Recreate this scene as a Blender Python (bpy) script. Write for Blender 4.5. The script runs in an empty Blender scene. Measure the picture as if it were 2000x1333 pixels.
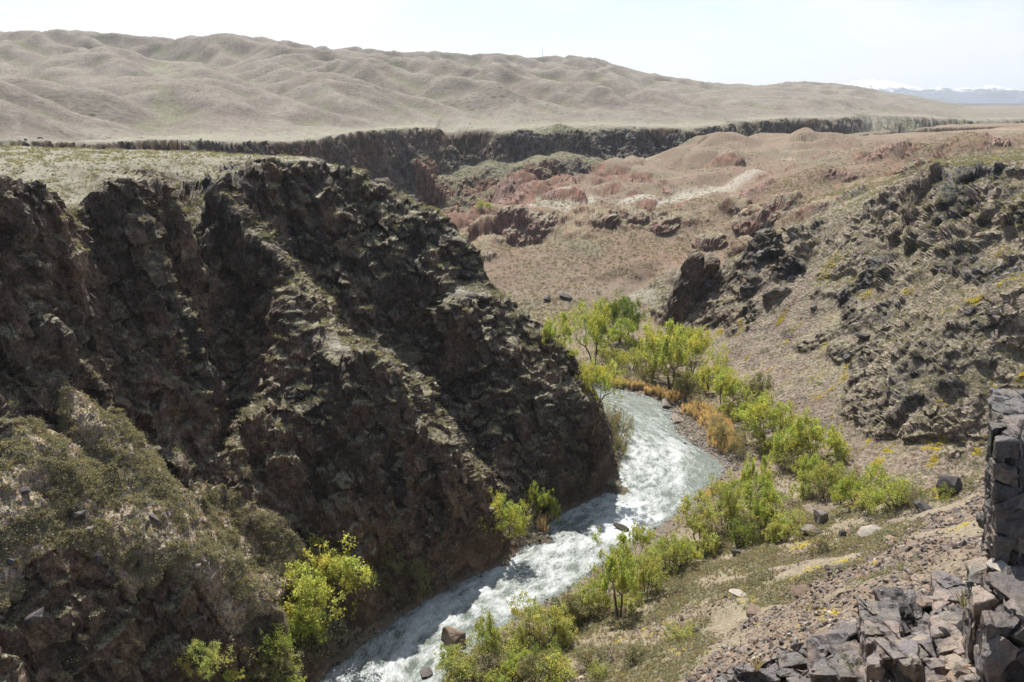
QC, QR = 1050, 1450
EXPOSURE = 0.77
import bpy, bmesh, math, random, time
import numpy as np
from mathutils.geometry import delaunay_2d_cdt
from mathutils import Vector, Matrix
T0 = time.time()
def log(*a): print('[%.1fs]' % (time.time() - T0), *a, flush=True)
random.seed(7)
RNG = np.random.default_rng(11)
SC = bpy.context.scene
COL = SC.collection
# ------------------------------------------------------------------ camera model (30 mm, 15.5 degrees down, 80 m above the river)
FPX, PITCH, CZ = 1667.0, math.radians(15.5), 80.0
CP, SP = math.cos(PITCH), math.sin(PITCH)
def ray(u, v):
    a = (u - 1000.0) / FPX; b = (666.5 - v) / FPX
    return a, CP + b * SP, -SP + b * CP
def pt(s):
    """control point: (x,y,z) in metres, or a sight line with a chosen height or distance"""
    if len(s) == 3: return s
    u, v, k, q = s
    x, y, z = ray(u, v)
    t = (q - CZ) / z if k == 'z' else q / y
    return (x * t, y * t, CZ + z * t)
def project(x, y, z):
    dz = z - CZ
    d = y * CP - dz * SP
    d = np.maximum(d, 1e-3)
    return 1000 + FPX * x / d, 666.5 - FPX * (y * SP + dz * CP) / d, d
# ------------------------------------------------------------------ noise
_r = np.random.default_rng(3)
PERM = np.concatenate([_r.permutation(256)] * 2).astype(np.int32)
GR = _r.normal(size=(256, 3)).astype(np.float32); GR /= np.linalg.norm(GR, axis=1)[:, None]
RV = _r.random((256, 4)).astype(np.float32)
def _h(ix, iy, iz): return PERM[PERM[PERM[ix & 255] + (iy & 255)] + (iz & 255)]
def noise(x, y, z=None):
    x = np.asarray(x, np.float32); y = np.asarray(y, np.float32)
    z = np.zeros_like(x) if z is None else np.asarray(z, np.float32)
    sh = x.shape; x = x.ravel(); y = y.ravel(); z = z.ravel()
    out = np.empty_like(x)
    for s in range(0, x.size, 400000):
        e = slice(s, s + 400000)
        X, Y, Z = x[e], y[e], z[e]
        ix = np.floor(X).astype(np.int32); iy = np.floor(Y).astype(np.int32); iz = np.floor(Z).astype(np.int32)
        fx, fy, fz = X - ix, Y - iy, Z - iz
        u = fx * fx * fx * (fx * (fx * 6 - 15) + 10); v = fy * fy * fy * (fy * (fy * 6 - 15) + 10); w = fz * fz * fz * (fz * (fz * 6 - 15) + 10)
        def c(a, b, d):
            g = GR[_h(ix + a, iy + b, iz + d)]
            return g[:, 0] * (fx - a) + g[:, 1] * (fy - b) + g[:, 2] * (fz - d)
        def lx(b, d):
            p = c(0, b, d); return p + u * (c(1, b, d) - p)
        def ly(d):
            p = lx(0, d); return p + v * (lx(1, d) - p)
        p = ly(0)
        out[e] = p + w * (ly(1) - p)
    return (out * 1.5).reshape(sh)
def fbm(x, y, z, scale, octs=4, gain=0.5, lac=2.03, off=0.0):
    s = 0; a = 1.0; f = 1.0 / scale; t = 0
    for i in range(octs):
        s = s + a * noise(x * f + off + 17.3 * i, y * f - off + 5.1 * i, None if z is None else z * f + 9.7 * i)
        t += a; a *= gain; f *= lac
    return s / t
def ridged(x, y, z, scale, octs=4, gain=0.5, off=0.0):
    s = 0; a = 1.0; f = 1.0 / scale; t = 0
    for i in range(octs):
        s = s + a * (1 - 2 * np.abs(noise(x * f + off + 31.3 * i, y * f + 3 * off, None if z is None else z * f - 4.7 * i)))
        t += a; a *= gain; f *= 2.1
    return s / t
def facets(x, y, z, scale, slope=0.5, off=0):
    """angular, jointed rock: every voronoi cell is a tilted plane"""
    x = np.asarray(x, np.float32) / scale; y = np.asarray(y, np.float32) / scale; z = np.asarray(z, np.float32) / scale
    shp = x.shape; x = x.ravel(); y = y.ravel(); z = z.ravel()
    out = np.empty_like(x); idn = np.empty_like(x)
    for s in range(0, x.size, 300000):
        e = slice(s, s + 300000)
        X, Y, Z = x[e], y[e], z[e]
        ix = np.floor(X - .5).astype(np.int32); iy = np.floor(Y - .5).astype(np.int32); iz = np.floor(Z - .5).astype(np.int32)
        best = np.full(X.shape, 1e9, np.float32); val = np.zeros_like(X); cid = np.zeros_like(X)
        for a in (0, 1):
            for b in (0, 1):
                for c in (0, 1):
                    h = _h(ix + a + off, iy + b, iz + c); r = RV[h]
                    dx = X - (ix + a + .2 + .6 * r[:, 0]); dy = Y - (iy + b + .2 + .6 * r[:, 1]); dz = Z - (iz + c + .2 + .6 * r[:, 2])
                    d = dx * dx + dy * dy + dz * dz
                    m = d < best
                    g = GR[(h + 77) & 255]
                    vv = (r[:, 3] - .5) + slope * (g[:, 0] * dx + g[:, 1] * dy + g[:, 2] * dz)
                    best = np.where(m, d, best); val = np.where(m, vv, val); cid = np.where(m, r[:, 3], cid)
        out[e] = val; idn[e] = cid
    return out.reshape(shp), idn.reshape(shp)
def sstep(a, b, x):
    t = np.clip((x - a) / (b - a), 0, 1); return t * t * (3 - 2 * t)
# ------------------------------------------------------------------ control lines of the terrain
LB = [(-260, -30, .1), (-170, -15, .1), (-110, 8, .1), (-70, 35, .1), (-42, 62, .1), (-30, 82, .1), (-28, 94, .1), (560, 1345, 'z', .1), (620, 1320, 'z', .1), (680, 1270, 'z', .1), (760, 1212, 'z', .1),
      (860, 1145, 'z', .1), (975, 1100, 'z', .1), (1036, 1048, 'z', .1), (1085, 998, 'z', .1), (1150, 972, 'z', .1), (1198, 944, 'z', .1),
      (1204, 880, 'z', .1), (1190, 812, 'z', .1), (20, 222, .1), (4, 230, .1), (-30, 240, .1), (-80, 270, .1), (-112, 330, .1), (-104, 420, .1), (-75, 520, .1), (-48, 600, 5)]
RB = [(-250, -56, .1), (-160, -42, .1), (-88, -18, .1), (-44, 20, .1), (-18, 54, .1), (-9, 78, .1), (-8, 93, .1), (850, 1333, 'z', .1), (905, 1290, 'z', .1), (990, 1222, 'z', .1), (1030, 1190, 'z', .1), (1110, 1160, 'z', .1),
      (1190, 1095, 'z', .1), (1270, 1045, 'z', .1), (1330, 1000, 'z', .1), (1385, 950, 'z', .1), (1436, 915, 'z', .1), (1400, 888, 'z', .1), (1350, 865, 'z', .1),
      (1312, 832, 'z', .1), (1328, 803, 'z', .1), (1290, 780, 'z', .1), (1240, 764, 'z', .1), (1195, 757, 'z', .1), (12, 246, .1), (-20, 258, .1), (-60, 287, .1), (-88, 335, .1), (-82, 420, .1), (-52, 510, .1), (-20, 600, 5)]
LBp = [pt(p) for p in LB]; RBp = [pt(p) for p in RB]
def resample(P, n):
    P = np.array(P, float); d = np.r_[0, np.cumsum(np.linalg.norm(np.diff(P, axis=0), axis=1))]
    t = np.linspace(0, d[-1], n)
    return np.stack([np.interp(t, d, P[:, k]) for k in range(3)], 1)
def smooth_line(P, n, k=5):
    Q = resample(P, n)
    for _ in range(k):
        Q[1:-1] = (Q[:-2] + 2 * Q[1:-1] + Q[2:]) / 4
    return Q
LBs = smooth_line(LBp, 400, 6); RBs = smooth_line(RBp, 400, 6)
MIDR = (LBs + RBs) / 2; MIDR[:, 2] = -1.6
L = [[tuple(p) for p in LBs], [tuple(p) for p in RBs], [tuple(p) for p in MIDR]]
A = L.append
# frame edges, behind the camera and outside the view
A([(-500, -80, 20), (-200, -80, 20), (-100, -85, 50), (0, -60, 80), (150, -60, 82), (400, -60, 88)])
A([(-60, -75, 72), (-40, -45, 74), (-22, -20, 77.5), (-12, -4, 78.2), (0, -2, 78.3), (5, 1, 78), (12, 5, 77.5), (18, 12, 75), (26, 16, 72), (34, 22, 70), (60, 20, 73), (150, 10, 80), (400, 0, 90)])
A([(-45, -32, 50), (-24, -6, 52), (-8, 10, 60), (0, 14, 60), (8, 16, 60), (14, 21, 60), (19, 27, 60), (25, 32, 60), (34, 38, 60), (60, 45, 62), (150, 40, 74), (400, 40, 86)])
A([(-64, -28, 20), (-30, 12, 22), (-8, 38, 28), (12, 44, 42), (22, 46, 46), (32, 50, 46), (45, 55, 46), (80, 62, 50), (130, 62, 62), (260, 60, 76), (400, 60, 82)])
A([(-14, 48, 6), (-4, 60, 14), (4, 62, 20), (15, 60, 30), (30, 62, 36), (50, 75, 38), (80, 85, 42), (120, 90, 48), (180, 80, 64), (260, 75, 76), (400, 75, 82)])
A([(-3, 76, 5), (-2, 88, 4), (1000, 1333, 'z', 4), (1100, 1333, 'z', 8), (1250, 1333, 'z', 15), (1400, 1280, 'z', 20), (1550, 1220, 'z', 24), (1700, 1150, 'z', 28), (1800, 1080, 'z', 30), (1900, 1000, 'z', 29), (80, 105, 34), (120, 98, 46), (180, 90, 60), (260, 88, 74), (400, 90, 82)])
A([(960, 1310, 'z', 2), (1100, 1285, 'z', 4), (1200, 1240, 'z', 6), (1300, 1190, 'z', 7), (1400, 1140, 'z', 9), (1500, 1120, 'z', 12), (1650, 1080, 'z', 17), (1800, 1020, 'z', 22), (1900, 980, 'z', 25), (74, 118, 27), (120, 115, 40), (180, 105, 56), (260, 100, 70), (400, 100, 80)])
A([(1010, 1240, 'z', 1.5), (1100, 1205, 'z', 1.8), (1200, 1175, 'z', 2.2), (1260, 1130, 'z', 2.2), (1350, 1080, 'z', 2.4), (1420, 1040, 'z', 2.8), (1500, 1050, 'z', 5.5), (1600, 1030, 'z', 9), (1700, 985, 'z', 11), (1800, 968, 'z', 12)])
A([(1400, 985, 'z', 1.6), (1480, 960, 'z', 2.4), (1600, 968, 'z', 4.6), (1700, 960, 'z', 8), (1850, 945, 'z', 10), (110, 150, 18), (150, 142, 35), (200, 132, 55), (260, 125, 70), (400, 125, 80)])
# right bank flat and the foot of the right wall
A([(1180, 720, 'z', 1.6), (1230, 735, 'z', 1.6), (1300, 750, 'z', 1.6), (1350, 790, 'z', 1.6), (1400, 850, 'z', 1.8), (1470, 900, 'z', 2.2), (1540, 930, 'z', 3)])
A([(1280, 640, 'z', 4), (1340, 660, 'z', 4), (1400, 722, 'z', 4.5), (1480, 790, 'z', 5), (1560, 830, 'z', 5.5), (1640, 860, 'z', 7), (1750, 922, 'z', 9), (1850, 940, 'z', 10.3)])
A([(1060, 640, 'z', 2), (1100, 650, 'z', 2), (1150, 640, 'z', 2.2), (1230, 610, 'z', 4)])
A([(22, 262, 1.8), (-15, 285, 2.4), (-45, 320, 3), (-60, 350, 3), (-62, 410, 4)])
A([(930, 585, 'y', 330), (1020, 612, 'z', 3.2), (1100, 606, 'z', 3.6), (1200, 590, 'z', 5.2), (1250, 570, 'z', 7)])
# wash between middle hill and right wall, cut bank
A([(1265, 605, 'z', 5.6), (1300, 575, 'y', 318), (1360, 562, 'y', 318), (1430, 530, 'y', 335), (1450, 475, 'y', 362), (1480, 425, 'y', 384), (1540, 400, 'y', 388)])
A([(1288, 560, 'y', 325), (1320, 557, 'y', 326.5), (1360, 556, 'y', 327), (1402, 556, 'y', 328)])
A([(1280, 548, 'y', 329), (1320, 536, 'y', 331), (1360, 537, 'y', 331), (1408, 541, 'y', 332)])
# middle red hills
A([(960, 440, 'y', 408), (1060, 408, 'y', 418), (1150, 403, 'y', 415), (1250, 408, 'y', 408), (1350, 412, 'y', 402), (1450, 405, 'y', 400), (1560, 385, 'y', 392), (1650, 385, 'y', 362), (1700, 380, 'y', 320)])
A([(900, 500, 'y', 372), (1000, 482, 'y', 388), (1100, 460, 'y', 392), (1200, 470, 'y', 380), (1300, 480, 'y', 370), (1400, 475, 'y', 368)])
A([(920, 545, 'y', 342), (1050, 540, 'y', 350), (1150, 530, 'y', 352), (1250, 515, 'y', 352), (1350, 510, 'y', 350)])
A([(990, 400, 'y', 455), (1100, 391, 'y', 455), (1200, 390, 'y', 462), (1300, 383, 'y', 462)])
A([(880, 440, 'y', 428), (940, 430, 'y', 425)])
A([(960, 430, 'y', 404), (1000, 427, 'y', 404), (1050, 440, 'y', 402)])
A([(960, 478, 'y', 398), (1010, 476, 'y', 397), (1050, 468, 'y', 397)])
A([(1400, 380, 'y', 470), (1500, 362, 'y', 452), (1600, 350, 'y', 430), (1700, 338, 'y', 420)])
A([(1200, 352, 'y', 545), (1300, 350, 'y', 540), (1400, 338, 'y', 520), (1500, 330, 'y', 500), (1600, 312, 'y', 540)])
A([(1660, 305, 'y', 520), (1730, 279, 'y', 520), (1790, 300, 'y', 500), (1830, 318, 'y', 420)])
A([(1640, 335, 'y', 430), (1720, 325, 'y', 430), (1800, 326, 'y', 400)])
A([(1450, 292, 'y', 600), (1560, 290, 'y', 600)])
A([(1380, 285, 'y', 640), (1430, 270, 'y', 640), (1510, 262, 'y', 640), (1580, 268, 'y', 650), (1640, 279, 'y', 660), (1710, 263, 'y', 700), (1850, 258, 'y', 700), (1990, 248, 'y', 800), (2100, 240, 'y', 900)])
A([(1850, 290, 'y', 500), (1900, 285, 'y', 500), (2000, 268, 'y', 500), (2200, 260, 'y', 500)])
A([(1760, 350, 'y', 300), (1850, 312, 'y', 320), (1960, 300, 'y', 300), (2200, 285, 'y', 300)])
A([(860, 428, 'y', 485), (930, 412, 'y', 500), (980, 385, 'y', 512), (1020, 358, 'y', 520), (1060, 385, 'y', 525), (1080, 352, 'y', 548), (1130, 345, 'y', 560), (1180, 325, 'y', 590), (1250, 300, 'y', 620), (1290, 288, 'y', 650),
   (1400, 272, 'y', 700), (1510, 258, 'y', 715), (1640, 277, 'y', 705), (1700, 257, 'y', 850), (1850, 244, 'y', 1000), (2000, 241, 'y', 1150), (2200, 238, 'y', 1400)])
# right wall
A([(1640, 400, 'y', 300), (1700, 392, 'y', 275), (1760, 362, 'y', 262), (1820, 330, 'y', 250), (1900, 318, 'y', 238), (1960, 313, 'y', 232), (2010, 320, 'y', 225), (170, 208, 68), (220, 188, 72), (290, 180, 76), (400, 180, 82)])
A([(1700, 470, 'y', 256), (1760, 462, 'y', 244), (1850, 445, 'y', 226), (1960, 425, 'y', 210), (2100, 420, 'y', 200)])
A([(1600, 440, 'y', 282), (1540, 470, 'y', 288)])
A([(1490, 436, 'y', 292), (1480, 470, 'y', 281), (1490, 510, 'y', 275)])
A([(1480, 575, 'y', 262), (1540, 580, 'y', 254), (1570, 540, 'y', 258), (1600, 500, 'y', 264)])
A([(1430, 560, 'y', 292), (1440, 500, 'y', 312)])
A([(1650, 600, 'y', 238), (1750, 560, 'y', 224), (1850, 530, 'y', 208), (1960, 515, 'y', 196), (2100, 510, 'y', 185)])
A([(1400, 640, 'y', 268), (1470, 660, 'y', 248), (1550, 690, 'y', 230), (1650, 720, 'y', 208)])
A([(1340, 560, 'y', 292), (1370, 556, 'y', 290), (1400, 566, 'y', 284)])
A([(2100, 545, 'y', 176), (2010, 555, 'y', 178), (1900, 600, 'y', 182), (1810, 640, 'y', 186), (1730, 710, 'y', 190), (1660, 790, 'y', 190)])
A([(1780, 760, 'y', 174), (1850, 740, 'y', 171), (1900, 740, 'y', 169), (2000, 740, 'y', 165), (2100, 740, 'y', 160)])
A([(1700, 850, 'y', 176), (1800, 860, 'y', 165), (1900, 870, 'y', 158), (2000, 880, 'y', 152), (2100, 880, 'y', 148)])
# floor of the far gorge
A([(-480, 300, 40), (-300, 325, 30), (-180, 345, 14), (-130, 400, 8), (-105, 500, 6), (-78, 570, 6), (850, 412, 'z', 6), (900, 408, 'z', 7), (950, 403, 'z', 8), (40, 632, 8), (95, 672, 8), (170, 735, 8), (260, 795, 9), (345, 815, 10), (420, 930, 12), (580, 1100, 14), (770, 1260, 16), (1060, 1500, 18)])
FAR_RIM = [(-500, 284, 'y', 300), (-250, 284, 'y', 310), (0, 284, 'y', 335), (70, 284, 'y', 360), (150, 282, 'y', 400), (300, 274, 'y', 450), (460, 276, 'y', 480), (560, 277, 'y', 510), (640, 267, 'y', 545), (720, 257, 'y', 600), (800, 251, 'y', 660), (900, 249, 'y', 690),
           (1000, 247, 'y', 700), (1200, 247, 'y', 740), (1350, 250, 'y', 765), (1400, 245, 'y', 800), (1450, 238, 'y', 860), (1530, 231, 'y', 950), (1620, 232, 'y', 1020), (1700, 226, 'y', 1150), (1800, 229, 'y', 1230), (1900, 236, 'y', 1330), (2000, 233, 'y', 1450), (2200, 230, 'y', 1750)]
fr = [pt(p) for p in FAR_RIM]; A(fr)
drop = [10, 10, 10, 12, 12, 18, 20, 22, 34, 36, 22, 22, 22, 20, 18, 18, 22, 24, 24, 24, 24, 20, 20, 20]
A([(p[0] - .004 * p[0], p[1] - 9 - .008 * p[1], p[2] - d) for p, d in zip(fr, drop)])
A([(800, 292, 'y', 640), (850, 350, 'y', 622), (885, 398, 'y', 606)])
A([(760, 330, 'y', 575), (800, 372, 'y', 585), (840, 408, 'y', 600)])
A([(1130, 300, 'y', 690), (1050, 330, 'y', 655), (1000, 365, 'y', 640)])
A([(p[0] * 1.02, p[1] + 25, p[2] + 1.2) for p in fr])
A([(-1500, 330, 70), (-1500, 1900, 70), (-500, 2200, 70), (600, 2300, 70), (1800, 2300, 70), (2000, 1200, 66), (1500, 400, 70), (900, 100, 80), (400, -60, 88)])
# left wall: plateau rim, plateau, gorge side
RIM = [(-170, 20, 76), (-130, 50, 75), (-92, 88, 73.5), (0, 340, 'y', 104), (60, 348, 'y', 109), (130, 362, 'y', 115), (150, 395, 'y', 121), (170, 368, 'y', 122), (205, 338, 'y', 125), (250, 337, 'y', 130), (330, 352, 'y', 138), (365, 345, 'y', 143), (400, 325, 'y', 148), (470, 316, 'y', 158), (560, 312, 'y', 171), (640, 310, 'y', 182)]
A(RIM)
A([(-300, 215, 72), (0, 286, 'y', 215), (120, 289, 'y', 212), (250, 292, 'y', 205), (400, 297, 'y', 197), (520, 303, 'y', 190), (600, 307, 'y', 188)])
A([(-500, 40, 78), (-300, 60, 76), (-160, 75, 74), (0, 318, 'y', 150), (150, 325, 'y', 150), (250, 315, 'y', 160), (400, 309, 'y', 172)])
A([(-500, 230, 74), (-300, 250, 71), (-180, 250, 68), (-120, 236, 67), (-90, 222, 66), (-60, 204, 66), (-42, 190, 67)])
A([(-300, 300, 45), (-180, 290, 36), (-120, 262, 36), (-84, 245, 32), (-55, 226, 32), (-27, 212, 32), (0, 200, 19), (14, 200, 12)])
# ridge C (the nose)
A([(640, 310, 'y', 182), (700, 330, 'y', 184), (770, 370, 'y', 186), (850, 415, 'y', 186), (900, 470, 'y', 184), (960, 560, 'y', 180), (1010, 600, 'y', 177), (1080, 660, 'y', 176), (1130, 720, 'y', 175), (1165, 790, 'y', 173.5), (1184, 850, 'y', 172), (1190, 900, 'y', 171), (1192, 932, 'y', 169.5)])
A([(560, 420, 'y', 170), (600, 520, 'y', 165), (700, 500, 'y', 173), (800, 520, 'y', 176), (860, 560, 'y', 174)])
A([(860, 640, 'y', 166), (900, 600, 'y', 169), (940, 585, 'y', 172)])
A([(760, 640, 'y', 171.0), (820, 700, 'y', 168.0), (880, 800, 'y', 163.0)])
A([(960, 760, 'y', 161.5), (1060, 790, 'y', 163.5), (1140, 800, 'y', 166.5)])
A([(1000, 900, 'y', 156), (1060, 905, 'y', 158.5), (1095, 905, 'y', 161.2), (1148, 888, 'y', 166), (1180, 872, 'y', 170)])
# gully / talus chute between B and C
A([(1050, 1040, 'z', 1.5), (1040, 1000, 'z', 4), (1000, 960, 'y', 152), (930, 890, 'y', 155), (875, 830, 'y', 157.5), (-23, 160, 29), (-35, 162, 43), (-46, 160, 55), (-54, 157.5, 66)])
# ridge B
A([(400, 325, 'y', 148), (480, 440, 'y', 144), (560, 540, 'y', 141), (620, 640, 'y', 139), (650, 672, 'y', 137), (700, 662, 'y', 136), (750, 725, 'y', 137), (800, 785, 'y', 138), (860, 850, 'y', 139), (900, 925, 'y', 139), (950, 1010, 'y', 139), (972, 1080, 'y', 138.5)])
A([(976, 1066, 'y', 138.6), (920, 1080, 'y', 136), (862, 1098, 'y', 132.4), (810, 1128, 'y', 128), (765, 1160, 'y', 123)])
A([(700, 850, 'y', 130), (800, 900, 'y', 133), (880, 960, 'y', 134)])
A([(640, 960, 'y', 123), (720, 1020, 'y', 124), (820, 1060, 'y', 129)])
# spur D
A([(660, 700, 'y', 133.5), (600, 750, 'y', 130.5), (560, 770, 'y', 128.5), (505, 812, 'y', 124.5), (482, 880, 'y', 120.0), (470, 950, 'y', 117.0)])
A([(450, 650, 'y', 139.0), (450, 760, 'y', 134.0), (440, 860, 'y', 126.0), (420, 930, 'y', 119.0)])
# creases and ribs of the big face A
A([(390, 450, 'y', 147.5), (390, 560, 'y', 144.0), (395, 660, 'y', 139.5), (400, 760, 'y', 132.5)])
A([(230, 350, 'y', 125.0), (280, 420, 'y', 128.0), (310, 500, 'y', 128.0), (330, 600, 'y', 124.0), (340, 700, 'y', 120.0), (340, 800, 'y', 116.0), (340, 900, 'y', 110.5)])
A([(150, 410, 'y', 124.5), (165, 520, 'y', 120.5), (195, 680, 'y', 115.5), (235, 820, 'y', 112.0), (262, 890, 'y', 111.0)])
# ridge E and the mound
A([(-86, 78, 70), (0, 430, 'y', 98), (60, 465, 'y', 101), (110, 520, 'y', 103), (150, 600, 'y', 104), (182, 690, 'y', 104), (212, 770, 'y', 104.5), (235, 850, 'y', 105.5)])
A([(0, 600, 'y', 96), (60, 640, 'y', 98), (120, 720, 'y', 98)])
A([(0, 780, 'y', 92), (60, 820, 'y', 93), (130, 850, 'y', 98), (180, 870, 'y', 104)])
A([(-96, 70, 44), (0, 950, 'y', 82), (90, 925, 'y', 87), (180, 892, 'y', 95), (215, 884, 'y', 97), (250, 895, 'y', 98.5), (330, 960, 'y', 99.5), (430, 1050, 'y', 99.5), (530, 1150, 'y', 98.5), (550, 1200, 'y', 99)])
A([(100, 905, 'y', 100), (200, 895, 'y', 107), (300, 925, 'y', 108.5), (345, 990, 'y', 108.5), (420, 1070, 'y', 107), (490, 1140, 'y', 105), (560, 1235, 'y', 104), (600, 1290, 'z', 2.5)])
A([(390, 955, 'y', 113.5), (480, 995, 'y', 114.5), (580, 1040, 'y', 116.5), (650, 1085, 'y', 118.5), (668, 1120, 'y', 118.5)])
A([(470, 975, 'y', 118), (560, 1000, 'y', 120), (650, 1050, 'y', 121.5), (720, 1120, 'y', 122.5), (730, 1180, 'z', 3)])
A([(500, 1110, 'y', 110), (570, 1130, 'y', 111.5), (630, 1150, 'y', 113.5)])
A([(600, 1210, 'z', 6), (640, 1200, 'z', 5), (690, 1200, 'z', 3)])
A([(-100, 55, 36), (0, 1100, 'y', 77.5), (150, 1090, 'y', 83.5), (300, 1080, 'y', 90), (420, 1120, 'y', 95)])
A([(-200, 25, 40), (-140, 35, 34), (-100, 40, 28), (0, 1230, 'y', 72.5), (130, 1180, 'y', 79.5), (260, 1160, 'y', 86), (400, 1180, 'y', 92), (500, 1185, 'y', 97.5), (540, 1210, 'y', 98.5)])
A([(-100, 28, 20), (0, 1333, 'y', 69), (150, 1333, 'y', 76), (250, 1333, 'y', 82), (380, 1333, 'y', 88.5), (480, 1320, 'y', 93.5), (540, 1300, 'y', 97)])
A([(-180, -5, 6), (-118, 17, 5), (-78, 41, 4), (-49, 67, 4), (-35, 84, 3.5), (-31.5, 95, 3.5)])

pts = []
for line in L:
    P = [pt(p) for p in line]
    for a, b in zip(P[:-1], P[1:]):
        a = np.array(a, float); b = np.array(b, float)
        d = np.linalg.norm((b - a)[:2]); dist = max(30, np.linalg.norm((a + b)[:2]) / 2)
        n = max(1, int(d / (dist * .022)))
        for k in range(n): pts.append(a + (b - a) * k / n)
    pts.append(np.array(P[-1], float))
pts = np.array(pts)
_, uq = np.unique(np.round(pts[:, :2] / .8).astype(int), axis=0, return_index=True)
pts = pts[uq]
res = delaunay_2d_cdt([Vector((float(p[0]), float(p[1]))) for p in pts], [], [], 0, 1e-4)
tv = np.array([tuple(v) for v in res[0]]); tz = np.array([pts[o[0]][2] if o else 0 for o in res[3]])
tris = np.array([f[:3] for f in res[2]])
log('tin', len(pts), len(tris))
def raster(x0, x1, y0, y1, c):
    nx = int((x1 - x0) / c) + 1; ny = int((y1 - y0) / c) + 1
    Z = np.full((ny, nx), 70.0)
    for t in tris:
        P = tv[t]; z = tz[t]
        i0 = max(0, int(math.ceil((P[:, 0].min() - x0) / c))); i1 = min(nx - 1, int((P[:, 0].max() - x0) / c))
        j0 = max(0, int(math.ceil((P[:, 1].min() - y0) / c))); j1 = min(ny - 1, int((P[:, 1].max() - y0) / c))
        if i1 < i0 or j1 < j0: continue
        X, Y = np.meshgrid(x0 + c * np.arange(i0, i1 + 1), y0 + c * np.arange(j0, j1 + 1))
        d = (P[1, 1] - P[2, 1]) * (P[0, 0] - P[2, 0]) + (P[2, 0] - P[1, 0]) * (P[0, 1] - P[2, 1])
        if abs(d) < 1e-9: continue
        a = ((P[1, 1] - P[2, 1]) * (X - P[2, 0]) + (P[2, 0] - P[1, 0]) * (Y - P[2, 1])) / d
        b = ((P[2, 1] - P[0, 1]) * (X - P[2, 0]) + (P[0, 0] - P[2, 0]) * (Y - P[2, 1])) / d
        g = 1 - a - b
        m = (a >= -1e-6) & (b >= -1e-6) & (g >= -1e-6)
        S = Z[j0:j1 + 1, i0:i1 + 1]; S[m] = (a * z[0] + b * z[1] + g * z[2])[m]
    return Z
def blur(Z, k):
    for _ in range(k):
        Z = np.pad(Z, 1, mode='edge')
        Z = (Z[:-2, 1:-1] + Z[2:, 1:-1] + 2 * Z[1:-1, 1:-1]) / 4
        Z = np.pad(Z, 1, mode='edge')
        Z = (Z[1:-1, :-2] + Z[1:-1, 2:] + 2 * Z[1:-1, 1:-1]) / 4
    return Z
NEAR_RIM = [p for p in [(860, 428, 'y', 485), (930, 412, 'y', 500), (980, 385, 'y', 512), (1020, 358, 'y', 520), (1060, 385, 'y', 525), (1080, 352, 'y', 548), (1130, 345, 'y', 560), (1180, 325, 'y', 590), (1250, 300, 'y', 620), (1290, 288, 'y', 650), (1400, 272, 'y', 700), (1510, 258, 'y', 715), (1640, 277, 'y', 705), (1700, 257, 'y', 850), (1850, 244, 'y', 1000), (2000, 241, 'y', 1150), (2200, 238, 'y', 1400)]]
GORGE = [pt(p)[:2] for p in NEAR_RIM] + [tuple(p[:2]) for p in fr[::-1]] + [(-480, 300), (-300, 290), (-180, 288), (-125, 268), (-84, 262), (-70, 400), (-70, 470)]
NB = (-280, 380, -60, 560, .8); FB = (-1450, 1950, -60, 2250, 4.0)
ZN = blur(raster(*NB), 3); ZF = blur(raster(*FB), 1)
log('raster')
def bil(Z, B, x, y):
    x0, x1, y0, y1, c = B
    gx = np.clip((x - x0) / c, 0, Z.shape[1] - 1.001); gy = np.clip((y - y0) / c, 0, Z.shape[0] - 1.001)
    i = gx.astype(int); j = gy.astype(int); fx = gx - i; fy = gy - j
    return (Z[j, i] * (1 - fx) + Z[j, i + 1] * fx) * (1 - fy) + (Z[j + 1, i] * (1 - fx) + Z[j + 1, i + 1] * fx) * fy
def hbase(x, y):
    near = bil(ZN, NB, x, y); far = bil(ZF, FB, x, y)
    w = np.clip(np.minimum(np.minimum(x - NB[0], NB[1] - x), NB[3] - y) / 40, 0, 1)
    return near * w + far * (1 - w)
# crest of the hills by sight line
CREST = [(-400, 75), (-200, 60), (0, 61), (50, 60), (100, 58), (170, 61), (230, 65), (290, 72), (340, 75), (400, 68), (440, 65), (500, 72), (560, 80), (620, 92), (650, 95), (700, 92), (760, 100), (800, 103), (830, 99), (870, 102), (930, 108), (970, 102), (1000, 108), (1040, 113), (1090, 109),
         (1150, 110), (1200, 125), (1250, 140), (1300, 148), (1350, 156), (1420, 165), (1450, 163), (1480, 168), (1530, 161), (1580, 158), (1620, 164), (1660, 164), (1720, 178), (1780, 186), (1830, 196), (1880, 206), (1905, 214), (1960, 221), (2100, 226), (2300, 226)]
cu = np.array(CREST, float)
cx, cy, cz = ray(cu[:, 0], cu[:, 1])
C_AZ = np.arctan2(cx, cy); C_TAN = cz / np.hypot(cx, cy)
frp = np.array(fr); R_AZ = np.arctan2(frp[:, 0], frp[:, 1]); R_R = np.hypot(frp[:, 0], frp[:, 1])
AZU = lambda u: math.atan2((u - 1000) / FPX, 1.04)
def rim_r(az): return np.interp(az, R_AZ, R_R)
def crest_r(az): return np.interp(az, [AZU(-300), AZU(0), AZU(600), AZU(1000), AZU(1200), AZU(1400), AZU(1700), AZU(1900), AZU(2000)], [1900, 1900, 2100, 2300, 2400, 2700, 3900, 4500, 4600])

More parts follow.
